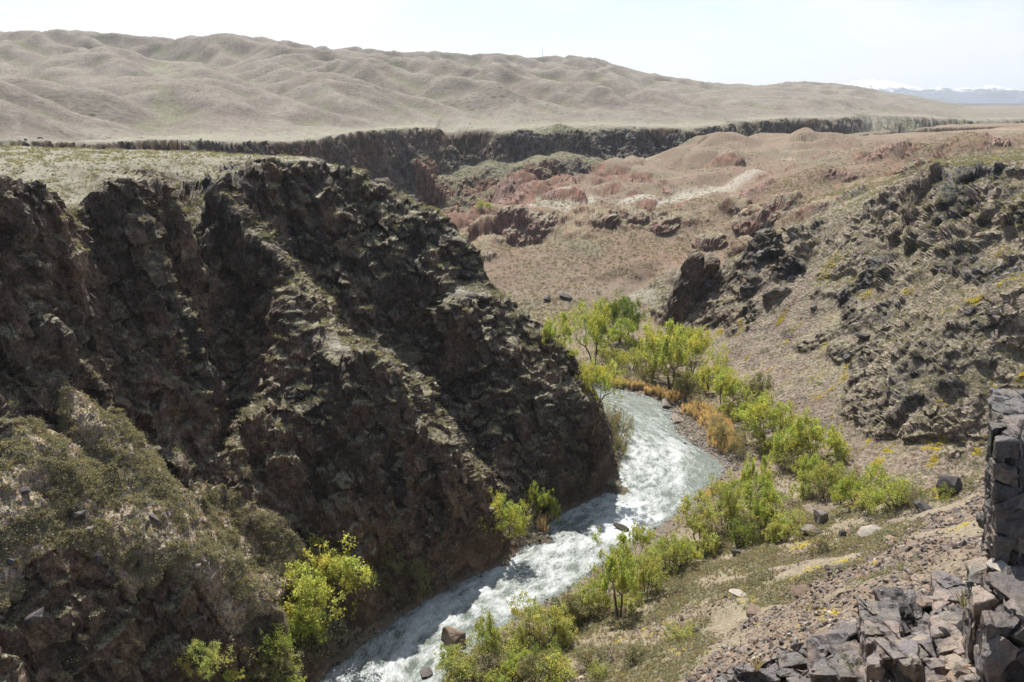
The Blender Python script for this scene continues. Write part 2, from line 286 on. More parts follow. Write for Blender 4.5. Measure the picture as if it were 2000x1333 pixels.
def erode(cell, x0, x1, y0, y1, iters=60, m=.48):
    """stream power erosion of a slowly rising range: gives real spurs and gullies"""
    nx = int((x1 - x0) / cell); ny = int((y1 - y0) / cell)
    gx, gy = np.meshgrid(x0 + cell * np.arange(nx), y0 + cell * np.arange(ny)); n = nx * ny
    az = np.arctan2(gx, gy); r = np.hypot(gx, gy)
    s = (r - rim_r(az) - 25) / (crest_r(az) - rim_r(az) - 25)
    up = sstep(-.01, .1, s) * (1 - .9 * sstep(.95, 1.7, s)) * (.75 + .5 * noise(gx / 420, gy / 420))
    up = up * (1.2 + .5 * sstep(.3, .9, s))
    fixed = ((s < .0) | (s > 2.0)).ravel(); fixed |= (gx < x0 + cell).ravel() | (gx > x1 - 2.5 * cell).ravel() | (gy > y1 - 2.5 * cell).ravel()
    h = (up * 6 * (1 + .9 * noise(gx / 90, gy / 90) + .6 * noise(gx / 35, gy / 35))).ravel().astype(np.float64); h[fixed] = 0
    up = up.ravel() * 3.2
    offs = [(-1, -1), (-1, 0), (-1, 1), (0, -1), (0, 1), (1, -1), (1, 0), (1, 1)]
    ids = np.arange(n).reshape(ny, nx); rng = np.random.default_rng(4)
    for it in range(iters):
        h += up * (~fixed)
        H = h.reshape(ny, nx); P = np.pad(H, 1, mode='edge'); I = np.pad(ids, 1, mode='edge')
        best = np.zeros((ny, nx)); rec = ids.copy()
        for dy, dx in offs:
            sl = (H - P[1 + dy:1 + dy + ny, 1 + dx:1 + dx + nx]) / math.hypot(dx, dy) * (1 + .12 * rng.random((ny, nx)))
            mk = sl > best; best[mk] = sl[mk]; rec[mk] = I[1 + dy:1 + dy + ny, 1 + dx:1 + dx + nx][mk]
        rec = rec.ravel(); rec[fixed] = np.arange(n)[fixed]
        depth = (rec != np.arange(n)).astype(np.int32); p = rec.copy()
        for _ in range(13): depth = depth + depth[p]; p = p[p]
        order = np.argsort(depth, kind='stable'); ds = depth[order]
        cuts = np.r_[0, np.where(np.diff(ds))[0] + 1, n]; lev = [order[a:b] for a, b in zip(cuts[:-1], cuts[1:])]
        A = np.full(n, cell * cell)
        for L_ in lev[:0:-1]: np.add.at(A, rec[L_], A[L_])
        F_ = .075 * A ** m
        for L_ in lev[1:]:
            f = F_[L_]; h[L_] = (h[L_] + f * h[rec[L_]]) / (1 + f)
        H = h.reshape(ny, nx)
        P = np.pad(H, 1, mode='edge'); H = H + .075 * (P[:-2, 1:-1] + P[2:, 1:-1] + P[1:-1, :-2] + P[1:-1, 2:] - 4 * H)
        h = H.ravel(); h[fixed] = 0
    return h.reshape(ny, nx)
EB = (-1750, 2650, 300, 4900, 9.5 if QC > 600 else 14)
EH = erode(EB[4], *EB[:4])
EH = blur(EH, 1)
_s = EB[4]; EB = (EB[0], EB[0] + _s * (EH.shape[1] - 1), EB[2], EB[2] + _s * (EH.shape[0] - 1), _s)
EB = (EB[0], EB[1], EB[2], EB[3], _s)
HCX = 150.0; EH = HCX * (np.clip(EH, 0, None) / HCX) ** .78
log('eroded', EH.max(), np.percentile(np.hypot(*np.gradient(EH, _s)), [50, 90, 99]))
def hills(az, r, x, y):
    r0 = rim_r(az) + 25; rc = crest_r(az)
    s = (r - r0) / (rc - r0)
    wx = 7 * noise(x / 40, y / 40); wy = 7 * noise(x / 40 + 40, y / 40)
    g = bil(EH, EB, x + wx, y + wy) * sstep(0, .02, s)
    inb = (x > EB[0]) & (x < EB[1]) & (y < EB[3])
    g = np.where(inb, g, 0) + sstep(0, .1, s) * (1.6 * np.abs(noise(x / 34, y / 34)) + .5 * noise(x / 12, y / 12))
    return g, s
# ------------------------------------------------------------------ terrain mesh: columns by direction, rows by arc length
NCOL, NROW = QC, QR
CRAGS = [(pt((u, v, 'y', y))[0], y, r, h) for u, v, y, r, h in [(965, 455, 402, 13, 6), (1020, 450, 402, 9, 5), (900, 425, 440, 14, 6), (1015, 365, 515, 13, 8), (1090, 352, 545, 10, 5), (1160, 340, 560, 8, 4), (1300, 440, 388, 4.5, 4), (1385, 480, 366, 5, 4),
         (1440, 430, 392, 7, 5), (1470, 470, 372, 7, 6), (1450, 510, 350, 5, 5), (1530, 400, 385, 8, 5), (1420, 318, 555, 9, 5), (1240, 420, 405, 6, 2.5), (1180, 430, 400, 5, 3), (1600, 395, 350, 7, 4), (1340, 590, 290, 4.5, 6), (1362, 575, 291, 4.5, 7), (1400, 565, 288, 4, 4), (1230, 600, 305, 5, 2), (1660, 400, 320, 6, 4)]]
AZ = np.linspace(-math.radians(37.5), math.radians(38.5), NCOL)
RF = np.concatenate([np.linspace(16, 60, 60, endpoint=False), np.geomspace(60, 330, 1150, endpoint=False), np.geomspace(330, 5200, 1150)])
def height(az, r):
    x = r * np.sin(az); y = r * np.cos(az)
    z0 = hbase(x, y)
    far = sstep(380, 620, r)
    lift = np.clip((z0 - 1.0) / 10, 0, 1)
    w = 4.2 * lift * (1 - far) * sstep(40, 70, r)
    wx = w * (fbm(x, y, None, 26, 3) + .35 * noise(x / 6.5, y / 6.5)); wy = w * (fbm(x, y, None, 23, 3, off=50) + .35 * noise(x / 6.5 + 33, y / 6.5))
    wf = far * np.clip((z0 - 4) / 20, 0, 1) * 26
    wx = wx + wf * fbm(x, y, None, 95, 4, off=9); wy = wy + wf * (fbm(x, y, None, 85, 4, off=77) * 1.2)
    z = hbase(x + wx, y + wy)
    # gentle relief
    z = z + lift * (.5 + .9 * far) * fbm(x, y, None, 16 + 0 * far, 3, off=3)
    for cx_, cy_, cr_, ch_ in CRAGS:
        d2 = ((x - cx_) ** 2 + (y - cy_) ** 2) / cr_ ** 2; mk = d2 < 4
        if mk.any(): z[mk] += ch_ * np.exp(-d2[mk] ** 2 * .9)
    mid = sstep(345, 430, y) * (1 - sstep(700, 760, r)) * (x > -60)
    z = z + mid * lift * (13.0 * (np.abs(noise(x / 62, y / 80)) + .5 * np.abs(noise(x / 26 + 5, y / 30)) * (.3 + 2 * np.abs(noise(x / 62, y / 80)))) - 4.2)
    return x, y, z
a2, r2 = np.meshgrid(AZ[::2], RF, indexing='ij')
x2, y2, z2 = height(a2, r2)
g2, s2 = hills(a2, r2, x2, y2)
base_far = np.where(s2 > 0, 64.0, 0)
tgt = np.interp(AZ[::2], C_AZ, C_TAN)
need = (tgt[:, None] * r2 + CZ - 64) / np.maximum(g2, 1)
need = np.where((g2 > 8) & (s2 > .35) & (s2 < 1.35), need, 1e9)
KH = need.min(1); KH = np.clip(np.where(KH > 1e8, 1, KH), .15, 4); log('KH', KH.min(), KH.max())
for _ in range(3): KH = np.convolve(np.pad(KH, 2, mode='edge'), np.ones(5) / 5, 'valid')
KHF = np.interp(AZ, AZ[::2], KH)
def total(az, r, k):
    x, y, z = height(az, r)
    g, s = hills(az, r, x, y)
    f = sstep(0, .12, s)
    z = z * (1 - f) + 64 * f + g * k
    return x, y, z, s
zz = z2 * (1 - sstep(0, .12, s2)) + 64 * sstep(0, .12, s2) + g2 * KH[:, None]
dr = np.diff(r2, axis=1); dz = np.diff(zz, axis=1); rm = (r2[:, 1:] + r2[:, :-1]) / 2; hm = (zz[:, 1:] + zz[:, :-1]) / 2
w = np.abs(dz) / rm + dr / rm * (.03 + .8 * np.abs(CZ - hm) / rm)
w *= np.where(rm < 70, .35, 1.0)
for _ in range(4): w = (np.pad(w, ((1, 0), (0, 0)), mode='edge')[:-1] + np.pad(w, ((0, 1), (0, 0)), mode='edge')[1:] + 2 * w) / 4
cum = np.concatenate([np.zeros((w.shape[0], 1)), np.cumsum(w, axis=1)], 1)
log('arc', cum[:, -1].mean())
RR = np.empty((NCOL, NROW))
half = np.empty((cum.shape[0], NROW))
for i in range(cum.shape[0]): half[i] = np.interp(np.linspace(0, cum[i, -1], NROW), cum[i], RF)
for _ in range(60):
    hp = np.pad(half, ((1, 1), (0, 0)), mode='edge'); half = (hp[:-2] + 2 * half + hp[2:]) / 4
for k in range(NROW): RR[:, k] = np.interp(AZ, AZ[::2], half[:, k])
del x2, y2, z2, g2, zz, w, cum, half, a2, r2, s2
AZ2 = np.repeat(AZ[:, None], NROW, 1)
X = np.empty_like(RR, dtype=np.float32); Y = np.empty_like(X); Z = np.empty_like(X); S = np.empty_like(X)
for i in range(0, NCOL, 100):
    e = slice(i, i + 100)
    X[e], Y[e], Z[e], S[e] = total(AZ2[e], RR[e], KHF[e, None])
log('heights')
def normals(X, Y, Z):
    P = np.stack([X, Y, Z], -1)
    du = np.gradient(P, axis=0); dv = np.gradient(P, axis=1)
    n = np.cross(du, dv); n /= np.maximum(np.linalg.norm(n, axis=-1, keepdims=True), 1e-9)
    n[n[..., 2] < 0] *= -1
    return n.astype(np.float32)
N = normals(X, Y, Z)
SLOPE0 = np.degrees(np.arccos(np.clip(N[..., 2], -1, 1)))
R = RR.astype(np.float32)
X0, Y0, Z0 = X.copy(), Y.copy(), Z.copy()
# regions in plan
def inpoly(x, y, poly):
    x = np.asarray(x); y = np.asarray(y); c = np.zeros(x.shape, bool); n = len(poly)
    for i in range(n):
        x1, y1 = poly[i][:2]; x2, y2 = poly[i - 1][:2]
        if y1 == y2: continue
        c ^= ((y1 > y) != (y2 > y)) & (x < (x2 - x1) * (y - y1) / (y2 - y1) + x1)
    return c
def line_dist(x, y, P):
    d = np.full(np.shape(x), 1e9, np.float32)
    P = np.array(P, float)
    for a, b in zip(P[:-1], P[1:]):
        ab = b[:2] - a[:2]; l2 = max(ab @ ab, 1e-6)
        t = np.clip(((x - a[0]) * ab[0] + (y - a[1]) * ab[1]) / l2, 0, 1)
        d = np.minimum(d, np.hypot(x - a[0] - t * ab[0], y - a[1] - t * ab[1]))
    return d
MOUND = [(-140, 60), (-110, 70)] + [pt(p)[:2] for p in [(0, 930, 'y', 86), (90, 900, 'y', 93), (180, 880, 'y', 101), (250, 880, 'y', 104), (330, 930, 'y', 109), (390, 950, 'y', 115), (480, 985, 'y', 116), (580, 1030, 'y', 118), (670, 1095, 'y', 119), (650, 1150, 'y', 114.5), (560, 1160, 'y', 110), (530, 1180, 'y', 99.5), (400, 1165, 'y', 93), (260, 1140, 'y', 87.5), (130, 1150, 'y', 81), (0, 1200, 'y', 74)]] + [(-110, 45)]
lift = np.clip((Z - .3) / 3.0, 0, 1)
right = (X > 55) & (Y > 140) & (Y < 340) & (Z > 6)
_mk = MIDR[(MIDR[:, 1] < 246)][:-20]; RIVX = lambda y: np.interp(y, _mk[:, 1], _mk[:, 0])
leftside = X < RIVX(Y)
leftw = leftside & (Y > 60) & (Y < 262) & (Z > 1)
gorge = inpoly(X + 5 * noise(X / 18, Y / 18), Y + 5 * noise(X / 18 + 9, Y / 18), GORGE)
mound = inpoly(X + 2 * noise(X / 5, Y / 5) + noise(X / 1.7, Y / 1.7), Y + 2 * noise(X / 5 + 8, Y / 5) + noise(X / 1.7 + 8, Y / 1.7), MOUND).astype(np.float32)
# rockiness
nb = fbm(X, Y, Z, 14, 3, off=21)
rock = np.where(leftw, sstep(24, 38, SLOPE0 + 14 * nb), sstep(38, 50, SLOPE0 + 14 * nb))
rR = np.zeros_like(rock)
# dark crags on the right wall, in plan
CR = [[(1700, 398, 'y', 272), (1760, 365, 'y', 258), (1830, 335, 'y', 248), (1960, 318, 'y', 230), (2100, 330, 'y', 215), (2100, 480, 'y', 195), (1960, 450, 'y', 206), (1850, 470, 'y', 220), (1780, 480, 'y', 236), (1720, 450, 'y', 255)],
      [(1470, 450, 'y', 286), (1500, 425, 'y', 292), (1560, 430, 'y', 290), (1620, 440, 'y', 282), (1600, 500, 'y', 270), (1560, 560, 'y', 256), (1500, 590, 'y', 256), (1468, 560, 'y', 266)],
      [(1640, 560, 'y', 240), (1700, 510, 'y', 246), (1760, 500, 'y', 236), (1750, 545, 'y', 226), (1680, 590, 'y', 232)],
      [(1800, 570, 'y', 214), (1850, 500, 'y', 220), (1920, 480, 'y', 208), (2100, 480, 'y', 192), (2100, 550, 'y', 182), (1920, 580, 'y', 190)],
      [(1640, 850, 'y', 188), (1640, 800, 'y', 196), (1720, 700, 'y', 197), (1800, 630, 'y', 192), (1900, 590, 'y', 190), (2100, 540, 'y', 184), (2100, 740, 'y', 168), (1940, 740, 'y', 168), (1850, 800, 'y', 168), (1700, 900, 'y', 172)],
      [(1320, 610, 'z', 6), (1325, 575, 'y', 300), (1370, 560, 'y', 296), (1400, 560, 'y', 286), (1400, 590, 'y', 276), (1350, 615, 'z', 6)],
]
CR = [[pt(p)[:2] for p in c] for c in CR]
CRM = np.zeros_like(rock)
for k, c in enumerate(CR):
    m = inpoly(X + 3 * noise(X / 7, Y / 7), Y + 3 * noise(X / 7 + 9, Y / 7), c)
    CRM = np.maximum(CRM, m * (1.0, 1.0, .8, .75, .45, 1.0)[k])
cr = blur(CRM, 3)
RKR = [pt(p)[:2] for p in [(1540, 500, 'y', 280), (1560, 430, 'y', 296), (1700, 388, 'y', 285), (1830, 322, 'y', 262), (1960, 308, 'y', 245), (2200, 320, 'y', 225), (2200, 900, 'y', 140), (1900, 905, 'y', 152), (1760, 905, 'y', 166), (1640, 850, 'y', 186), (1700, 740, 'y', 200), (1740, 660, 'y', 206), (1690, 600, 'y', 228), (1620, 560, 'y', 250)]]
cragm = np.zeros_like(rock)
for cx_, cy_, cr_, ch_ in CRAGS: cragm = np.maximum(cragm, np.exp(-(((X - cx_) ** 2 + (Y - cy_) ** 2) / (cr_ * 1.15) ** 2) ** 2))
rkr = blur(inpoly(X + 5 * nb, Y + 5 * noise(X / 9 + 4, Y / 9), RKR).astype(float), 4)
MPOL = [pt(p)[:2] for p in [(1640, 860, 'y', 184), (1650, 790, 'y', 196), (1740, 690, 'y', 200), (1830, 620, 'y', 196), (1900, 590, 'y', 192), (2200, 530, 'y', 182), (2200, 880, 'y', 140), (1900, 900, 'y', 152), (1740, 900, 'y', 168)]]
mpol = blur(inpoly(X + 5 * nb, Y + 5 * noise(X / 9 + 4, Y / 9), MPOL).astype(float), 4)
rgn = fbm(X, Y, Z, 11, 4, off=210); rgh = np.clip(np.maximum(rkr * sstep(.28, .42, rgn) * .6, mpol * sstep(.0, .28, rgn) * .65), 0, 1)
rgh = np.maximum(rgh, cragm * sstep(-.4, 0, rgn))
rock = np.where(right | (cr > .05) | (cragm > .02), np.maximum(np.maximum(rock * .9, rgh), cr * sstep(-.1, .25, nb + .6 * rgn + .2)), rock)
rock = rock * (1 - .85 * blur(mound, 2)); rock = np.maximum(rock, mound * sstep(.28, .42, fbm(X, Y, Z, 6, 3, off=222)) * .9)
footm = leftside & (Z < 7) & (Z > -.3) & (Y > 100) & (Y < 240)
rock = np.where(footm, np.maximum(rock, .85), rock)
rock = np.where(~leftside & (Y < 172) & ~right, 0, rock)
lift = np.where(footm, np.clip((Z + .1) / 1.2, 0, 1), lift)
rock = rock * lift
rock = np.maximum(rock, gorge * (R > 330) * lift * sstep(-.15, .25, (SLOPE0 - 38) / 25 + .9 * fbm(X, Y, Z, 34, 3, off=19)))
crag2 = sstep(.26, .42, fbm(X, Y, None, 34, 4, off=311) + .012 * (SLOPE0 - 12)) * (Y > 352) * (Y < 560) * (X > -60) * (S < 0) * (~gorge)
redcrag = sstep(14, 26, SLOPE0 + 16 * fbm(X, Y, None, 26, 3, off=5)) * ((Y > 385) & (R < 660) & (X < 90) & (X > -70) & (Z < 42))
redcrag = np.maximum(redcrag, crag2); redcrag = np.maximum(redcrag, cragm * (Y > 340))
rock = np.maximum(rock, redcrag * lift * .9)
rock = np.where((S > -.003) & (Y > 330) & (Z0 > 56), 0, rock)
# displace along the normal (mostly sideways on cliffs)
amp = np.clip(R / 150, .7, 2.6)
big = ridged(X, Y, Z * .55, 17, 3, off=2)
vert = ridged(X, Y, Z * .22, 6.5, 3, off=12)
# strata that dip to the left
q = X * .45 + Z * .85 + Y * .12
f1, id1 = facets(X * .9 + Z * .35, Y, Z - .4 * X, 5.2, .9, 5)
f2, id2 = facets(X * .8 + Z * .4, Y, Z * .8 - .3 * X, 1.9, .9, 55)
fine = fbm(X, Y, Z, 1.6, 3, off=8)
D = 1.3 * (big - .25) + 1.15 * (vert - .2) + .95 * f1 + .75 * f2 + .4 * fine
fcr = sstep(.2, .8, cr)
sl_a = X * .72 - Y * .30 - Z * .62; sl_b = X * .38 + Y * .92; sl_c = X * .55 - Y * .2 + Z * .8     # slabs: long in one direction
rr0 = 0
slab = ridged(sl_a / 2.1, sl_b / 1.3, sl_c * .22, 5.5, 4, off=31)
slab2 = ridged(sl_a / 1.4, sl_b / 1.1, sl_c * .25, 2.6, 3, off=37)
rr_ = np.maximum(rkr * .5, fcr)
D = D * (1 - .55 * rr_) + rr_ * (.2 * (slab - .1) + .1 * slab2 + 1.3 * f1 + .9 * f2) + fcr * (1.3 * f1 + 1.2)
D = D * rock * np.where(footm, .3, 1) + 1.2 * crag2 * lift
gm = gorge * rock * sstep(24, 40, SLOPE0)
D = np.where(gorge, D * sstep(20, 36, SLOPE0), D)
D = D + gm * (4.0 * (ridged(X, Y, Z * .5, 60, 3, off=4) - .3) + 1.8 * facets(X, Y, Z, 14, .8, 9)[0])
soft = (1 - rock) * lift * (R < 700)
D = D + soft * (.28 * fbm(X, Y, Z, 2.6, 3, off=90) + mound * (1.1 * ridged(X, Y, Z, 8.5, 3, off=60) + .8 * ridged(X, Y, Z, 4.5, 3, off=61) + .35 * ridged(X, Y, Z, 1.8, 2, off=62)))
M = N.copy()
k = (rock * .55)[..., None]
M[..., 2] *= (1 - k[..., 0]); M /= np.maximum(np.linalg.norm(M, axis=-1, keepdims=True), 1e-6)
X = X + M[..., 0] * D; Y = Y + M[..., 1] * D; Z = Z + M[..., 2] * D
Z = np.where(gorge & (R > 330), np.minimum(Z, Z0 + 1.2), Z)
# keep the river free
ZR = (Z0 < .3)
Z = np.where(ZR, np.minimum(Z, Z0), Z)
N = normals(X, Y, Z)
SL = np.degrees(np.arccos(np.clip(N[..., 2], -1, 1)))
log('displaced')
# ------------------------------------------------------------------ colour of the ground
def lin(r, g, b):
    f = lambda c: (c / 255) / 12.92 if c / 255 <= .04045 else ((c / 255 + .055) / 1.055) ** 2.4
    return np.array([f(r), f(g), f(b)], np.float32)
def mix(a, b, m): return a * (1 - m[..., None]) + b * m[..., None]
sh = X.shape
n1 = fbm(X0, Y0, Z0, 30, 4, off=101); n2 = fbm(X0, Y0, Z0, 7, 4, off=102); n3 = fbm(X0, Y0, Z0, 1.7, 3, off=103); n4 = fbm(X0, Y0, Z0, 140, 3, off=104)
C_plat = np.array([.235, .218, .175], np.float32); C_sand = np.array([.20, .156, .112], np.float32); C_red = np.array([.175, .112, .082], np.float32)
C_pale = np.array([.33, .30, .25], np.float32); C_grn = np.array([.19, .185, .125], np.float32); C_scree = np.array([.16, .122, .092], np.float32)
C_rk = np.array([.056, .045, .037], np.float32); C_rk2 = np.array([.118, .082, .060], np.float32); C_rk3 = np.array([.17, .14, .12], np.float32); C_blk = np.array([.015, .015, .017], np.float32)
C = np.empty(sh + (3,), np.float32); C[:] = C_plat
C = mix(C, C_grn, np.clip(.1 + .5 * n2 + .3 * n1, 0, .5))
# middle hills: reddish with paler crests
midm = sstep(322, 345, Y0) * (X0 > -80) * (1 - sstep(-.05, .0, S)) 
redm = midm * np.clip(.62 + .7 * n1 + .3 * n2 - .35 * sstep(440, 640, Y0), 0, 1)
C = mix(C, C_sand, midm * .8); C = mix(C, C_red, redm * .85)
C = mix(C, C_grn * .8, midm * sstep(.05, .4, fbm(X0, Y0, None, 55, 4, off=401)) * .6)
C = mix(C, C_pale * np.array([1.05, .93, .82]), midm * sstep(.28, .45, fbm(X0, Y0, None, 60, 3, off=403)) * (SLOPE0 < 16) * .7)
flatp = inpoly(X0, Y0, [pt(p)[:2] for p in [(1040, 402, 'y', 425), (1250, 400, 'y', 425), (1350, 384, 'y', 460), (1500, 350, 'y', 500), (1500, 342, 'y', 510), (1300, 378, 'y', 480), (1150, 385, 'y', 475), (1010, 398, 'y', 460)]])
C = mix(C, C_pale, blur(flatp.astype(float), 2) * .85)
# hills beyond
hm = sstep(0, .03, S)
C_h1 = np.array([.19, .172, .142], np.float32); C_h2 = np.array([.175, .145, .125], np.float32); C_h3 = np.array([.205, .205, .145], np.float32)
Ch = np.empty_like(C); Ch[:] = C_h1
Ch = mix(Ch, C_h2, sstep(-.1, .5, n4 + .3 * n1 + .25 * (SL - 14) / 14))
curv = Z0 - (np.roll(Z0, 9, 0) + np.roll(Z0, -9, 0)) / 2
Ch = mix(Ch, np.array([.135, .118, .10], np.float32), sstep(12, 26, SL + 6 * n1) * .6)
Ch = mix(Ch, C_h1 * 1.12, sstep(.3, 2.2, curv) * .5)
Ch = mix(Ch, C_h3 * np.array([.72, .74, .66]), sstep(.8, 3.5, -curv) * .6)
Ch = mix(Ch, C_h2 * .8, sstep(.0, .4, fbm(X0, Y0, None, 26, 3, off=67)) * .45)
Ch = mix(Ch, C_h3, sstep(.1, .55, fbm(X0, Y0, None, 210, 3, off=66) - .03 * (SL - 8)) * .75)
Ch = mix(Ch, np.array([.34, .22, .165], np.float32), sstep(.36, .6, fbm(X0, Y0, None, 120, 3, off=166)) * (1 - sstep(.0, .3, S)) * .7)
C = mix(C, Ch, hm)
# valley floor and near slope
valley = (Z0 < 7) & (Y0 < 345) & (X0 > -100)
C = mix(C, C_sand * np.array([.9, .88, .82], np.float32), valley * np.clip(.7 + .4 * n2, 0, 1))
near = (Y0 < 172) & ~leftside & (Z0 > 1) & ~right
C = mix(C, np.array([.225, .188, .132], np.float32), near * .9)
C = mix(C, np.array([.16, .155, .09], np.float32), near * sstep(-.05, .3, fbm(X0, Y0, None, 12, 3, off=88) + .12 - .02 * np.clip(Z0 - 16, 0, 30)) * .75)
C = mix(C, C_scree * 1.15, near * sstep(.0, .25, fbm(X0, Y0, None, 10, 3, off=48) + .02 * (Z0 - 14)) * .8)
# right wall scree: red brown and grey streaks running down the slope
rs = right.astype(np.float32)
st = fbm((X0 + Y0) * .35, (Y0 - X0), None, 9, 3, off=14)
C = mix(C, C_scree, rs * .9)
C = mix(C, np.array([.215, .165, .12], np.float32), rs * sstep(0, .35, n1) * .7)
C = mix(C, np.array([.19, .165, .10], np.float32), rs * sstep(-.2, .3, st) * .8)
C = mix(C, C_red * .9, rs * sstep(.1, .45, -st) * .4)
# mound and vegetated ledges of the left wall
C = mix(C, np.array([.33, .255, .19], np.float32), mound * .9)
C = mix(C, np.array([.27, .25, .165], np.float32), mound * sstep(-.2, .3, n3 + .4 * n2) * .6)
lw = leftw * (1 - mound) * sstep(12, 30, SLOPE0) * lift
C = mix(C, np.array([.15, .125, .085], np.float32), lw * .9)
# banks: dark wet stones
bank = sstep(0, .6, 1.3 - Z0) * (R < 330)
C = mix(C, np.array([.10, .085, .075], np.float32), bank * np.where(leftside, .4, .35))
# bare rock
Rk = np.empty_like(C); Rk[:] = C_rk
warm = sstep(-.15, .5, n1 * .8 + n2 * .7)
Rk = mix(Rk, C_rk2, warm * .8)
Rk = mix(Rk, C_rk3 * np.array([1, .86, .76], np.float32), sstep(.22, .55, fbm(X0, Y0, Z0 * .45, 11, 3, off=33)) * .5)
Rk = mix(Rk, C_rk3, sstep(.22, .5, n3) * .45)
Rk = Rk * np.array([1.16, 1.07, .95], np.float32)
Rk = mix(Rk, C_blk, sstep(.12, .4, fbm(X0, Y0, Z0 * .35, 9, 3, off=35)) * .6)
Rk = Rk * (.72 + .56 * id2[..., None]) * (.85 + .3 * id1[..., None])
dk_n = fbm(X0 * .8, Y0, Z0, 14, 3, off=72)
Rk = mix(Rk, np.array([.215, .17, .13], np.float32) * (.6 + .8 * id2[..., None]), np.maximum(rkr, mpol) * .88)
Rk = mix(Rk, np.array([.062, .060, .062], np.float32) * (.55 + .9 * id2[..., None]), np.clip(fcr * sstep(-.15, .12, dk_n) * .9 + rkr * sstep(.2, .42, dk_n) * .6, 0, .9))
redr = np.clip(redcrag + (gorge * sstep(-.1, .3, n4) * (X0 < 0) * .6), 0, 1)
Rk = mix(Rk, np.array([.20, .115, .085], np.float32) * (.6 + .7 * id2[..., None]), redr * .85)
Rk = mix(Rk, np.array([.125, .105, .095], np.float32) * (.5 + id1[..., None]), gorge * (1 - redr) * .7)
C = mix(C, Rk, np.clip(rock * 1.25, 0, 1))
# moss, grass on ledges of the rock
ledge = rock * (1 - sstep(34, 52, SL + 16 * n3)) * (R < 420) * (1 - fcr * .6)
C = mix(C, np.array([.235, .215, .14], np.float32), ledge * .8)
gg = gorge * sstep(.0, .35, n1 + .5 * n2 - .02 * (SL - 40) + .15)
C = mix(C, np.array([.165, .165, .105], np.float32), gg * .75)
C *= (1 + .16 * n3 + .10 * n2)[..., None]
C = np.clip(C, .012, .8)
VEG = np.clip((1 - rock) * (R < 420) , 0, 1)
log('colours')
def make_mesh(name, verts, faces4, smooth=True):
    me = bpy.data.meshes.new(name)
    nv = len(verts); nf = len(faces4); k = faces4.shape[1]
    me.vertices.add(nv); me.vertices.foreach_set('co', np.ascontiguousarray(verts, dtype=np.float32).ravel())
    me.loops.add(nf * k); me.loops.foreach_set('vertex_index', np.ascontiguousarray(faces4, dtype=np.int32).ravel())
    me.polygons.add(nf); me.polygons.foreach_set('loop_start', np.arange(0, nf * k, k, dtype=np.int32)); me.polygons.foreach_set('loop_total', np.full(nf, k, np.int32))
    me.polygons.foreach_set('use_smooth', np.full(nf, smooth, bool))
    me.update(calc_edges=True); me.validate(clean_customdata=False)
    return me
def col_attr(me, name, rgb):
    a = me.attributes.new(name, 'FLOAT_COLOR', 'POINT')
    d = np.ones((len(rgb), 4), np.float32); d[:, :rgb.shape[1]] = rgb
    a.data.foreach_set('color', d.ravel())
def tag(o, label=None, cat=None, group=None, kind=None):
    for k, v in (('label', label), ('category', cat), ('group', group), ('kind', kind)):
        if v: o[k] = v
def link(name, me, mat=None, parent=None):
    o = bpy.data.objects.new(name, me); COL.objects.link(o)
    if mat is not None:
        me.materials.clear(); me.materials.append(mat)
    if parent is not None: o.parent = parent
    return o
def wall_sheet(name, i0, i1, j0, j1, mat):
    """one piece of the grid as a mesh of its own"""
    xs = X[i0:i1, j0:j1]; n = xs.shape
    V = np.stack([xs, Y[i0:i1, j0:j1], Z[i0:i1, j0:j1]], -1).reshape(-1, 3)
    idx = np.arange(n[0] * n[1]).reshape(n)
    Fc = np.stack([idx[:-1, :-1], idx[1:, :-1], idx[1:, 1:], idx[:-1, 1:]], -1).reshape(-1, 4)
    return V, Fc, n
# ------------------------------------------------------------------ materials
class NT:
    def __init__(self, name):
        self.m = bpy.data.materials.new(name); self.m.use_nodes = True
        self.t = self.m.node_tree; self.t.nodes.clear()
        self.out = self.n('ShaderNodeOutputMaterial')
    def n(self, kind, **kw):
        nd = self.t.nodes.new(kind)
        for k, v in kw.items():
            if k in nd.inputs and not hasattr(nd, k): nd.inputs[k].default_value = v
            elif hasattr(nd, k): setattr(nd, k, v)
            else: nd.inputs[k.replace('_', ' ')].default_value = v
        return nd
    def l(self, a, b): self.t.links.new(a, b)
    def ramp(self, fac, stops):
        r = self.n('ShaderNodeValToRGB'); e = r.color_ramp.elements
        while len(e) < len(stops): e.new(.5)
        for k, (p, c) in enumerate(stops):
            e[k].position = p; e[k].color = (c, c, c, 1) if isinstance(c, (int, float)) else (*c, 1)
        self.l(fac, r.inputs[0]); return r.outputs[0]
    def noise(self, vec, scale, detail=4, rough=.55, **kw):
        nd = self.n('ShaderNodeTexNoise'); nd.inputs['Scale'].default_value = scale; nd.inputs['Detail'].default_value = detail; nd.inputs['Roughness'].default_value = rough
        if vec is not None: self.l(vec, nd.inputs['Vector'])
        return nd.outputs['Fac']
    def mixc(self, mode, fac, a, b):
        nd = self.n('ShaderNodeMix'); nd.data_type = 'RGBA'; nd.blend_type = mode
        for inp, v in ((nd.inputs[0], fac), (nd.inputs[6], a), (nd.inputs[7], b)):
            if hasattr(v, 'links') or hasattr(v, 'is_linked'): self.l(v, inp)
            else: inp.default_value = v if isinstance(v, float) else (*v, 1)
        return nd.outputs[2]
    def math(self, op, a, b=None):
        nd = self.n('ShaderNodeMath'); nd.operation = op
        for i, v in ((0, a), (1, b)):
            if v is None: continue
            if isinstance(v, (int, float)): nd.inputs[i].default_value = v
            else: self.l(v, nd.inputs[i])
        return nd.outputs[0]
